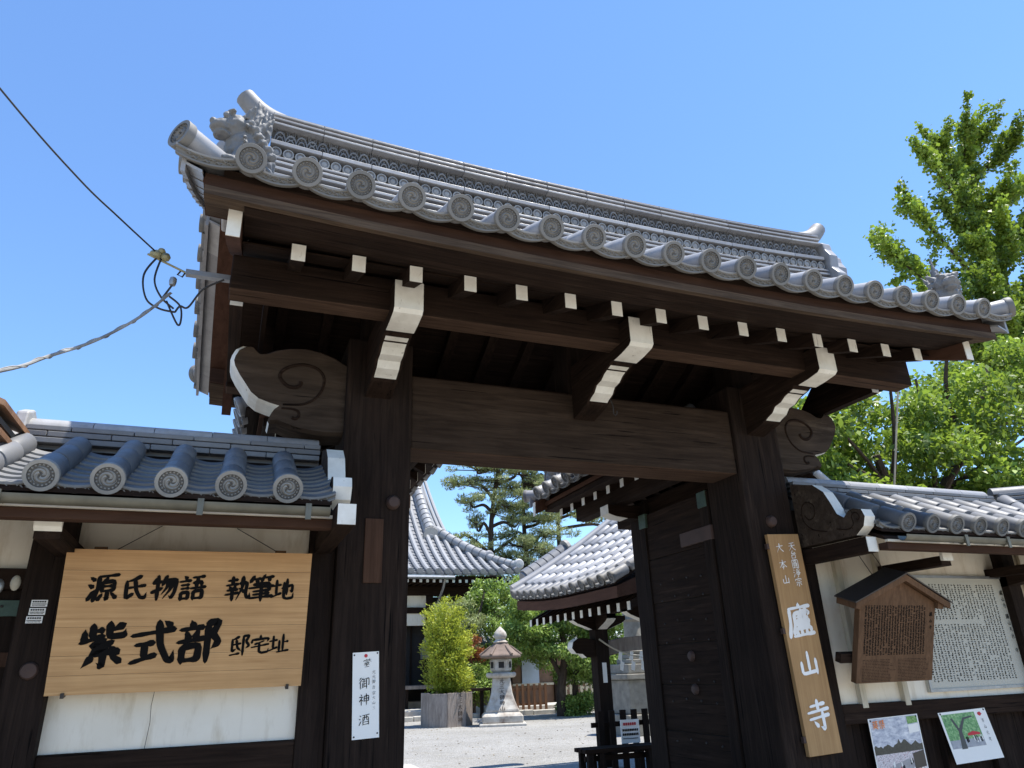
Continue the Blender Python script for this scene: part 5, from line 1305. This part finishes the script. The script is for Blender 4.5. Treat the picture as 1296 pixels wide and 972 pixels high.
for x in (5.0, 6.5, 8.0, 9.4): MB().box(x-.09, x+.09, 27.7, 27.88, G, 1.05).build('veranda_post', WZ, hall)
MB().box(-7.8, 9.4, 28.2, 29.2, G, .62).build('base_stone', EARTH, hall)
MB().box(-7.8, 9.9, 26.2, 28.2, G-.02, .40).build('step_stone', PAVING, hall, bevel=.03)
MB().tube([(-7.8,26.85,4.95),(8.1,26.85,4.95)], .07, 8).build('gutter', STEEL, hall, smooth=True)
MB().tube([(7.75,26.9,4.95),(7.75,27.2,4.6),(7.75,28.3,3.9),(7.75,28.35,1.2)], .05, 8).build('downpipe', STEEL, hall, smooth=True)
for x in (8.9, 9.4): MB().box(x-.02, x+.02, 27.6, 27.64, 3.6, 4.8).build('hanging_frame', WZ, hall)
MB().box(8.9, 9.4, 27.6, 27.64, 3.62, 3.66).build('hanging_frame', WX, hall); MB().box(8.9, 9.4, 27.6, 27.64, 4.1, 4.14).build('hanging_frame', WX, hall)

# ================================================================== WATER PAVILION on the right of the court
pv = thing('water_pavilion', (6.9, 8.6, G), 'open pavilion with curved bright tiled roof on the right of the court', 'pavilion')
def zp(d): t = 2.85-d; return 2.47 + .50*t + .062*t*t
def upv(s): return .13*max(0, (s-8.6)/2.1)**2
mb = MB(); rings = []
for k in range(13):
    y = 7.5+(10.66-7.5)*k/12
    ds = [2.80-.14*i for i in range(21)] + [-.14*i for i in range(1, 21)]
    rings.append([(7.0-d_, y, zp(abs(d_))-.006+upv(y)) for d_ in ds] + [(7.0-d_, y, zp(abs(d_))-.045+upv(y)) for d_ in reversed(ds)])
pdk = mb.loft(rings).build('pavilion_roof', WX, pv)
prow = [10.66-.263*i for i in range(12, -1, -1)]
slope_tiles(pdk, (0,1,0), (-1,0,0), (7.0,0,0), prow, 2.85, .2, zp, upv, (EAVE_RG, ROUND, EAVE_PS, PAN), step_r=.262, step_p=.24, kx=.98)
slope_tiles(pdk, (0,1,0), (1,0,0), (7.0,0,0), prow, 2.85, .2, zp, upv, (EAVE_RG, ROUND, EAVE_PS, PAN), step_r=.262, step_p=.24, kx=.98, joined=True)
MB().box(6.85, 7.15, 7.45, 10.8, 4.15, 4.42).build('pavilion_ridge', TILED, pdk)
MB().tube([(7.0,7.4,4.44),(7.0,10.85,4.44)], .12, 12).build('ridge_cap_tile', TILE, pdk, smooth=True)
# verge row and descending ridge at the far gable
pth = [(7.0-d_, 10.80, zp(d_)+.10+upv(10.8)) for d_ in [2.8-.2*i for i in range(13)]]
MB().tube(pth, .075, 10).build('verge_row', TILE, pdk, smooth=True)
for sgn in (-1, 1):
    mb = MB(); mb.loft([[(7.0+sgn*d_, y, zp(d_)-dz+upv(10.6)) for y, dz in ((10.56, .26), (10.64, .26), (10.64, .05), (10.56, .05))] for d_ in [2.7-.3*i for i in range(10)]]).build('barge_board', REDY, pv)
xs_ = [4.6+.1*i for i in range(9)]
dr2 = MB().tube([(x, 11.25, zp(7.0-x)+.22) for x in xs_], .15, 12).build('descending_ridge', TILED, pdk, smooth=True)
for k in range(6):
    x = 4.62+.128*k; MB().tube([(x, 11.25, zp(7.0-x)+.24), (x+.11, 11.25, zp(7.0-x-.11)+.24)], .165, 12).build('ridge_tile', TILED, dr2, smooth=True)
MB().lathe([(.0,.03),(.13,.025),(.17,.0),(.17,-.06)], 14, M=Matrix.Translation((5.42, 11.22, zp(1.58)+.27)) @ Matrix.Rotation(R(70), 4, 'Y')).build('ridge_end_tile', TILEW, pdk)
# eave board, rafters, beams, posts
mb = MB(); mb.loft([[(4.22, y, 2.30+upv(y)), (4.22, y, 2.43+upv(y)), (4.7, y, 2.62+upv(y)), (4.7, y, 2.40+upv(y))] for y in [7.5+.263*i for i in range(13)]]).build('eave_edge_board', REDY, pv)
for i in range(13):
    y = 7.6+.25*i
    o = MB().prism([(4.42,2.17),(4.42,2.27),(7.0,3.55),(7.0,3.45)], 'y', y-.035, y+.035).build('rafter', WX, pv)
    MB().box(4.412, 4.419, y-.034, y+.034, 2.172, 2.268).build('painted_end', WHITE, o)
for (x, y) in ((5.05, 9.62), (5.05, 8.1), (8.9, 9.62), (8.9, 8.1)):
    MB().box(x-.10, x+.10, y-.10, y+.10, G, 2.06).build('post', WZ, pv, bevel=.008)
    MB().box(x-.18, x+.18, y-.18, y+.18, G-.05, G+.12).build('base_stone', STONE, pv, bevel=.02)
    for ax in (0, 1):
        q = [(-.42,2.25),(-.42,2.19),(-.36,2.15),(-.22,2.10),(-.12,2.06),(.12,2.06),(.22,2.10),(.36,2.15),(.42,2.19),(.42,2.25)]
        if ax == 0: o = MB().prism([(x+a, z) for a, z in q], 'y', y-.07, y+.07).build('bracket', WX, pv)
        else: o = MB().prism([(y+a, z) for a, z in q], 'x', x-.07, x+.07).build('bracket', WY, pv)
        for sg in (-1, 1):
            L = [(sg*.423, 2.25), (sg*.423, 2.187), (sg*.362, 2.147), (sg*.222, 2.097), (sg*.13, 2.062)]
            if ax == 0: MB().loft([[(x+a, y-.068, z), (x+a, y+.068, z), (x+a, y+.068, z+.004), (x+a, y-.068, z+.004)] for a, z in L]).build('painted_end', WHITE, o)
            else: MB().loft([[(x-.068, y+a, z), (x+.068, y+a, z), (x+.068, y+a, z+.004), (x-.068, y+a, z+.004)] for a, z in L]).build('painted_end', WHITE, o)
MB().box(4.97, 5.13, 7.6, 10.4, 2.25, 2.42).build('eave_beam', WY, pv, bevel=.01); MB().box(8.82, 8.98, 7.6, 10.4, 2.25, 2.42).build('eave_beam', WY, pv, bevel=.01)
# rainbow tie beam with carved nose on the far left post
beam = [(5.15,1.70),(5.4,1.76),(6.2,1.80),(8.0,1.80),(8.8,1.70),(8.8,1.92),(8.0,2.0),(6.2,2.0),(5.4,1.95),(5.15,1.90)]
MB().prism(beam, 'y', 9.55, 9.69).build('tie_beam', GREYW, pv, bevel=.01)
nz = [(4.95,1.70),(4.80,1.69),(4.74,1.74),(4.64,1.75),(4.58,1.82),(4.60,1.90),(4.68,1.95),(4.80,1.95),(4.95,1.92)]
MB().prism(nz, 'y', 9.54, 9.70, 0, lambda i: 1 if 1 <= i <= 5 else 0).build('carved_nose', [WX, WHITE], pv)
MB().tube(catmull([(4.99,9.50,1.93),(5.2,9.48,1.80),(5.5,9.48,1.70),(5.9,9.48,1.66),(6.5,9.48,1.72)], 5), .012, 6).build('straw_rope', CREAM, pv)
for x in (5.28, 5.46, 5.62): MB().add([(x,9.47,1.76),(x+.05,9.47,1.75),(x+.03,9.47,1.63),(x+.07,9.47,1.61),(x+.04,9.47,1.50),(x-.01,9.47,1.52),(x+.01,9.47,1.64),(x-.03,9.47,1.66)], [(0,1,2,6,7),(6,2,3,4,5)]).build('paper_streamer', PAPER, pv)
MB().box(5.02, 5.085, 9.512, 9.519, 1.36, 1.62).build('paper_slip', PAPER, pv)
# ---- bench, low fence and small sign by the pavilion post
bn = thing('bench', (4.55, 8.75, G), 'dark low slatted bench beside the pavilion post', 'bench')
for k in range(3): MB().box(4.22, 5.3, 8.60+.11*k, 8.69+.11*k, .60, .645).build('seat_slat', WX, bn, bevel=.005)
for x in (4.27, 4.42, 5.1):
    for y in (8.62, 8.84): MB().box(x, x+.07, y, y+.06, G, .60).build('leg', WZ, bn)
MB().box(4.27, 5.17, 8.70, 8.75, .50, .56).build('rail', WX, bn)
lf = thing('low_fence', (5.2, 9.3, G), 'low black slatted fence behind the bench', 'fence')
for k in range(6): MB().box(4.78+.17*k, 4.86+.17*k, 9.28, 9.32, G, 1.02).build('slat', WZ, lf, bevel=.004)
for z_ in (.50, .82): MB().box(4.70, 5.80, 9.32, 9.36, z_, z_+.06).build('rail', WX, lf)
sg_ = thing('small_sign', (5.02, 8.98, .60), 'small white notice with dark lines of text standing on the bench', 'sign')
MB().box(4.93, 5.20, 8.96, 8.975, .646, .92).build('sheet', PAPER, sg_)
mb = MB()
for i in range(6): mb.box(4.965+.032*i, 4.989+.032*i, 8.954, 8.957, .852, .885)
mb.build('title', REDINK, sg_) if False else stuff(mb.build('title_print', REDINK, sg_))
mb = MB()
for r_ in range(2):
    for i in range(9): mb.box(4.950+.026*i, 4.967+.026*i, 8.954, 8.957, .785-.05*r_, .812-.05*r_)
for i in range(14): mb.box(4.95+.016*i, 4.958+.016*i, 8.954, 8.957, .695, .706)
stuff(mb.build('text_print', INK, sg_))

# ================================================================== stone lantern, planter with bush, pedestal
LX, LY = 7.36, 19.97
LK = len(bpy.data.objects)
ln = thing('stone_lantern', (LX, LY, G), 'tall stone lantern with carved writing on its flared shaft in the court', 'lantern')
def sq(mb, prof, c, tw=0.0): mb.lathe([(r*1.4142, z) for r, z in prof], 4, c, phase=R(45)+tw); return mb
TWL = R(-18)
MB().lathe([(.98,0),(.98,.10),(.94,.12)], 4, (LX,LY,G-.02), phase=R(45)+TWL).build('base_slab', STONE, ln, bevel=.02)
MB().lathe([(.86,0),(.86,.20),(.80,.26),(.66,.34)], 4, (LX,LY,G+.10), phase=R(45)+TWL).build('plinth', STONE2, ln, bevel=.03)
sh = [(.62,.42),(.60,.50),(.53,.62),(.45,.80),(.39,1.0),(.355,1.2),(.335,1.42),(.345,1.46)]
MB().lathe([(r*1.15, z) for r, z in sh], 4, (LX,LY,G), phase=R(45)+TWL).build('shaft', STONE2, ln, bevel=.03)
MB().lathe([(.40,1.46),(.47,1.52),(.47,1.60),(.42,1.63)], 6, (LX,LY,G), phase=TWL).build('platform', STONE2, ln, bevel=.015)
lb = MB().lathe([(.26,1.63),(.335,1.70),(.345,2.02),(.33,2.06)], 6, (LX,LY,G), phase=TWL+R(0)).build('light_box', STONE2, ln, bevel=.015)
for k in range(6):
    a = TWL+R(30)+R(60)*k; cx, cy = LX+.302*math.cos(a), LY+.302*math.sin(a)
    Mk = Matrix.Translation((cx, cy, G+1.87)) @ Matrix.Rotation(a, 4, 'Z')
    MB().box(-.02, .012, -.085, .085, -.10, .10, M=Mk).build('opening', HALLD, lb)
    for d_ in ((-.105,-.085,-.12,.12),(.085,.105,-.12,.12),(-.085,.085,.10,.12),(-.085,.085,-.12,-.10)): MB().box(-.01, .02, d_[0], d_[1], d_[2], d_[3], M=Mk).build('opening_frame', STONE2, lb)
MB().lathe([(.30,2.06),(.63,2.10),(.66,2.15),(.62,2.20),(.50,2.29),(.38,2.40),(.27,2.52),(.20,2.58)], 6, (LX,LY,G), phase=TWL).build('cap', STONER, ln, bevel=.025)
for k in range(6):
    a = TWL+R(60)*k
    MB().tube([(LX+.30*math.cos(a), LY+.30*math.sin(a), G+2.48), (LX+.50*math.cos(a), LY+.50*math.sin(a), G+2.31), (LX+.64*math.cos(a), LY+.64*math.sin(a), G+2.19)], [.03,.04,.05], 7).build('cap_rib', STONER, ln, smooth=True)
MB().lathe([(.20,2.56),(.24,2.60),(.17,2.66),(.15,2.70),(.19,2.74),(.21,2.82),(.18,2.92),(.10,3.02),(.03,3.10),(.0,3.12)], 14, (LX,LY,G)).build('jewel_finial', STONE2, ln, smooth=True)
fdir = Vector((math.cos(R(-90)+TWL), math.sin(R(-90)+TWL), 0)); ux = Vector((-fdir.y, fdir.x, 0)); 
for i, ch in enumerate('元三大師神山'):
    z_ = 1.36-.165*i; rr_ = np.interp(z_, [.42,.50,.62,.80,1.0,1.2,1.42], [.62,.60,.53,.45,.39,.355,.335])*1.15*.7071
    sl = .12 if z_ > .8 else .45
    nr_ = (fdir+Vector((0,0,sl))).normalized(); uy_ = nr_.cross(ux)
    glyph(ln, INKB, ch, Vector((LX, LY, G+z_)) + fdir*(rr_+.012), ux, uy_, nr_, .16, 11)
for o in list(ln.children_recursive) + []:          # squat proportions of the real lantern
    if o.type == 'MESH':
        for v in o.data.vertices: v.co.z *= .815; v.co.x *= .90; v.co.y *= .90
# planter: upright staves in a polygon, bush of narrow leaves
PXc, PYc, PR = 6.08, 20.95, .72
pl = thing('planter', (PXc, PYc, G), 'round planter of grey upright boards in front of the hall', 'planter')
for k in range(8):
    a0, a1 = R(22.5+45*k-90+8), R(22.5+45*(k+1)-90+8)
    p0 = Vector((PXc+PR*math.cos(a0), PYc+PR*math.sin(a0), 0)); p1 = Vector((PXc+PR*math.cos(a1), PYc+PR*math.sin(a1), 0)); inn = .93
    q0 = Vector((PXc+PR*inn*math.cos(a0), PYc+PR*inn*math.sin(a0), 0)); q1 = Vector((PXc+PR*inn*math.cos(a1), PYc+PR*inn*math.sin(a1), 0))
    e = (p1-p0)*.004
    MB().prism([tuple((p0+e)[:2]), tuple((p1-e)[:2]), tuple(q1[:2]), tuple(q0[:2])], 'z', G-.01, G+.84+.012*(k % 3)).build('stave', GREYW, pl, bevel=.008)
MB().lathe([(.0,.0),(.66,0)], 16, (PXc,PYc,G+.74)).build('soil', EARTH, pl)
a_ = R(-90+8); fdir = Vector((math.cos(a_), math.sin(a_), 0)); ux = Vector((-fdir.y, fdir.x, 0))
for i, ch in enumerate('元三大師神'): glyph(pl, INKB, ch, Vector((PXc, PYc, G+.80-.155*i)) + fdir*(PR*math.cos(R(22.5))+.008) + ux*.10, ux, Vector((0,0,1)), fdir, .135, 11)
bs = thing('potted_bush', (PXc, PYc, G+.85), 'bushy yellow green evergreen growing out of the planter', 'shrub')
mb = MB(); cs, rs = [], []
for k in range(46):
    a = rng.uniform(0, 2*math.pi); rr_ = rng.uniform(0, .62); h = rng.uniform(1.3, 2.65)*(1-.25*rr_)
    x1, y1 = PXc+(rr_+.18*rng.uniform())*math.cos(a), PYc+(rr_+.1)*math.sin(a)
    p0 = (PXc+.35*rr_*math.cos(a), PYc+.35*rr_*math.sin(a), G+.8); p1 = (x1, y1, G+.85+h)
    mb.tube([p0, tuple((p0[i]+p1[i])/2+rng.uniform(-.05,.05) for i in range(3)), p1], [.016,.012,.004], 5)
    for t in np.linspace(.12, 1.02, 9):
        cs.append([p0[i]+(p1[i]-p0[i])*t for i in range(3)]); r = .17*(1.15-.45*t); rs.append((r, r, r*1.1))
mb.build('stems', BARK, bs)
for k in range(60):
    a = rng.uniform(0, 2*math.pi); z_ = rng.uniform(.85, 3.05); q = .62*min(1, .75+.5*z_/2)*(1 if z_ < 2.6 else .75)*rng.uniform(.3, 1)**.5
    cs.append((PXc+q*math.cos(a), PYc+q*math.sin(a), G+z_)); rs.append((.2,.2,.24))
C, T = clump(rng, cs, rs, 30000, .0)
dirs = rng.normal(size=(len(C), 3)); dirs[:, :2] += (C[:, :2]-np.array([PXc, PYc]))*1.2; dirs[:, 2] = np.abs(dirs[:, 2])*.6+.5
put_leaves('foliage', leaf_mesh('foliage', LF_BUSH, C, .095, rng, .28, .3, .5, T, dirs), bs)
# stone pedestal with lantern foot on the right, partly hidden
pdx, pdy = 8.75, 15.0
DSTONE = m_plain('grey pedestal stone', (.20,.185,.155), .9, .35, 6, 0, .5)
sp_ = thing('stone_pedestal', (pdx, pdy, G), 'tiered stone pedestal seen behind the pavilion post', 'pedestal')
for w_, z0, z1 in ((1.25,.0,.42),(1.0,.42,1.10),(1.15,1.10,1.22),(.95,1.22,1.42),(.62,1.42,1.52),(.5,1.52,1.62)):
    MB().box(pdx-w_/2, pdx+w_/2, pdy-w_/2, pdy+w_/2, G+z0, G+z1-.006).build('tier', DSTONE, sp_, bevel=.02)
MB().lathe([(.22,1.62),(.26,1.68),(.20,1.74),(.19,2.3),(.24,2.36),(.20,2.42),(.19,2.9),(.3,2.98)], 14, (pdx,pdy,G)).build('column', DSTONE, sp_, smooth=True)

# ================================================================== court planting and far edge
def small_tree(name, label, base, stems, cs, rs, n, mat, leaf, seed, cat='tree', aspect=.5):
    rg_ = np.random.default_rng(seed); t = thing(name, base, label, cat)
    mb = MB()
    for st, r0 in stems:
        p = catmull(st, 5); mb.tube(p, [r0*(1-.7*i/(len(p)-1)) for i in range(len(p))], 8)
    if stems: mb.build('trunk', BARK, t, smooth=True)
    C, T = clump(rg_, cs, rs, n, .35); put_leaves('crown', leaf_mesh('crown', mat, C, leaf, rg_, aspect, .6, tone=T), t); return t
rg2 = np.random.default_rng(21)
cs = [(rg2.uniform(8.4, 12.0), rg2.uniform(21.0, 23.0), 0) for _ in range(100)]; cs2 = []; rs = []
for (x, y, _) in cs:
    lo = 1.0 if x > 9.6 else 2.0; hi = np.interp(x, [8.4, 9.3, 10.5, 12.0], [3.9, 4.5, 4.2, 3.6]); z = rg2.uniform(lo, hi); cs2.append((x, y, z)); r = rg2.uniform(.22, .45); rs.append((r*1.4, r*1.2, r*.6))
small_tree('maple_tree', 'fresh green layered tree behind the stone lantern', (10.2, 22.2, G), [([(10.2,22.2,G),(10.15,22.1,1.0),(10.3,22,2.2),(10.0,22,3.4)], .20), ([(10.75,22.3,G),(10.7,22.2,1.2),(10.9,22.1,2.6)], .15), ([(10.2,22.1,1.3),(9.6,22,2.2),(9.0,21.9,2.9)], .09), ([(10.7,22.2,1.4),(11.4,22,2.2)], .08)], cs2, rs, 36000, LF_TREE, .12, 31)
cs = [(rg2.uniform(10.3, 11.9), rg2.uniform(21.6, 22.6), rg2.uniform(.25, .75)) for _ in range(22)]
small_tree('ground_shrub', 'low leafy shrub at the foot of the layered tree', (11.2, 22.1, G), [], cs, [(.28,.25,.2)]*22, 5000, LF_TREE, .11, 33, 'shrub')
cs = [(rg2.uniform(7.3, 8.8), rg2.uniform(25.3, 26.3), rg2.uniform(2.1, 4.0)) for _ in range(30)]
small_tree('garden_pine', 'small dark pine bending over between hall and lantern', (8.3, 25.8, G), [([(8.4,25.8,G),(8.1,25.8,1.6),(8.5,25.7,2.9),(8.9,25.7,4.3)], .11)], cs, [(.4,.35,.18)]*30, 9000, LF_PINE, .16, 35, 'tree', .2)
cs = [(rg2.uniform(7.6, 8.9), rg2.uniform(24.6, 25.2), rg2.uniform(.7, 1.7)) for _ in range(24)]
small_tree('round_shrub', 'clipped round shrub left of the stone lantern', (8.2, 24.9, G), [([(8.2,24.9,G),(8.2,24.9,1.0)], .06)], cs, [(.3,.28,.26)]*24, 6000, LF_TREE, .09, 37, 'shrub')
for k, (x0, x1, y0, h, m, lab) in enumerate(((9.0, 10.7, 24.6, .92, FENCEW, 'reddish brown picket fence right of the lantern'), (11.0, 13.6, 23.6, .98, CREAM, 'pale picket fence behind the shrub'), )):
    f = thing('picket_fence', ((x0+x1)/2, y0, G), lab, 'fence')
    n_ = int((x1-x0)/.19)
    for i in range(n_+1):
        x = x0+(x1-x0)*i/n_; MB().box(x-.045, x+.045, y0, y0+.03, G, G+h+.01*(i % 2)).build('picket', m, f)
    for z_ in (.25, .72): MB().box(x0-.05, x1+.05, y0+.03, y0+.08, G+z_, G+z_+.07).build('rail', m, f)
tbl = thing('low_table', (7.9, 23.6, G), 'low dark table with plants between planter and lantern', 'table')
MB().box(7.1, 8.5, 23.4, 23.9, 1.0, 1.08).build('top', WX, tbl)
for x in (7.3, 8.0, 8.35): MB().box(x-.05, x+.05, 23.5, 23.6, G, 1.0).build('leg', WZ, tbl)
fw = thing('far_wall', (10, 27.5, G), 'long low building with pale roof edge behind the court', 'building')
MB().box(7.6, 22, 27.3, 27.6, G, 2.1).build('wall', m_plain('brown board wall', (.16,.095,.06), .8, .3, 3), fw)
MB().prism([(27.0,2.1),(27.0,2.2),(28.6,2.9),(30,2.2),(30,2.1)], 'x', 7.4, 22.2).build('roof', TILEM, fw)
for x in (8.5, 10.4, 12.3, 14.2): MB().box(x-.08, x+.08, 27.2, 27.3, G, 2.1).build('post', WZ, fw)
MB().box(10.9, 11.6, 27.24, 27.29, 1.1, 1.95).build('window', m_plain('pale blue pane', (.35,.42,.52), .3, .1), fw)
MB().box(7.6, 22, 27.24, 27.29, 1.02, 1.10).build('rail', CREAM, fw)
MB().box(9.0, 16, 25.2, 26.6, G-.02, .42).build('plinth', PAVING, fw, bevel=.03)
kb = thing('kerb', (9, 24.3, G), 'row of stone kerb blocks along the far side of the gravel', 'kerb')
for i in range(16): MB().box(5.0+.8*i+.01, 5.8+.8*i-.01, 23.62, 23.9, G-.05, G+.14+.01*(i % 3)).build('block', STONE, kb, bevel=.02)
# dark shrub masses and far trees closing the view behind the halls
cs = [(rg2.uniform(9, 24), rg2.uniform(36.5, 38), rg2.uniform(1.5, 6.2)) for _ in range(90)] + [(rg2.uniform(-34, -6), rg2.uniform(32, 38), rg2.uniform(1.0, 6.5)) for _ in range(120)]
fwood = leaf_mesh('far_wood', LF_DARK, clump(rg2, cs, [(1.0,.9,.8)]*90 + [(1.4,1.2,1.0)]*120, 60000, .2)[0], .24, rg2, .6, .5)
stuff(tag(link_mesh('far_wood', fwood), 'mass of dark green trees closing the view behind the pines', 'trees'))
# shrubs closing the gap between hall and pavilion
cs = [(rg2.uniform(8.2, 11.5), rg2.uniform(25.6, 26.8), rg2.uniform(1.6, 4.6)) for _ in range(60)]
small_tree('garden_shrub', 'loose green shrub filling the gap behind the lantern', (9.6, 26.2, G), [([(9.6,26.2,G),(9.5,26.2,1.8),(9.9,26.2,3.2)], .09), ([(9.5,26.2,1.2),(8.9,26.1,2.4)], .05)], cs, [(.45,.4,.3)]*60, 16000, LF_TREE, .13, 41, 'shrub')
LF_RED = m_leaf('reddish leaf', (.16,.05,.02), (.40,.15,.05), (.30,.10,.03), .3)
cs = [(rg2.uniform(7.7, 8.5), rg2.uniform(24.6, 25.2), rg2.uniform(1.9, 2.7)) for _ in range(12)]
small_tree('red_shrub', 'small reddish leaved shrub beside the yellow green bush', (8.1, 24.9, G), [([(8.1,24.9,G),(8.1,24.9,2.1)], .04)], cs, [(.25,.22,.18)]*12, 2500, LF_RED, .09, 43, 'shrub')

# fallen leaves on the gravel
rg3 = np.random.default_rng(77); nl = 700
C = np.column_stack([rg3.uniform(1, 13, nl), rg3.uniform(7, 23.4, nl), np.full(nl, G+.012)])
dl = rg3.normal(size=(nl, 3)); dl[:, 2] *= .08
stuff(tag(link_mesh('fallen_leaves', leaf_mesh('fallen_leaves', LF_LITTER, C, .06, rg3, .5, 3.0, .02, None, dl)), 'scattered dry leaves lying on the courtyard gravel', 'leaves'))
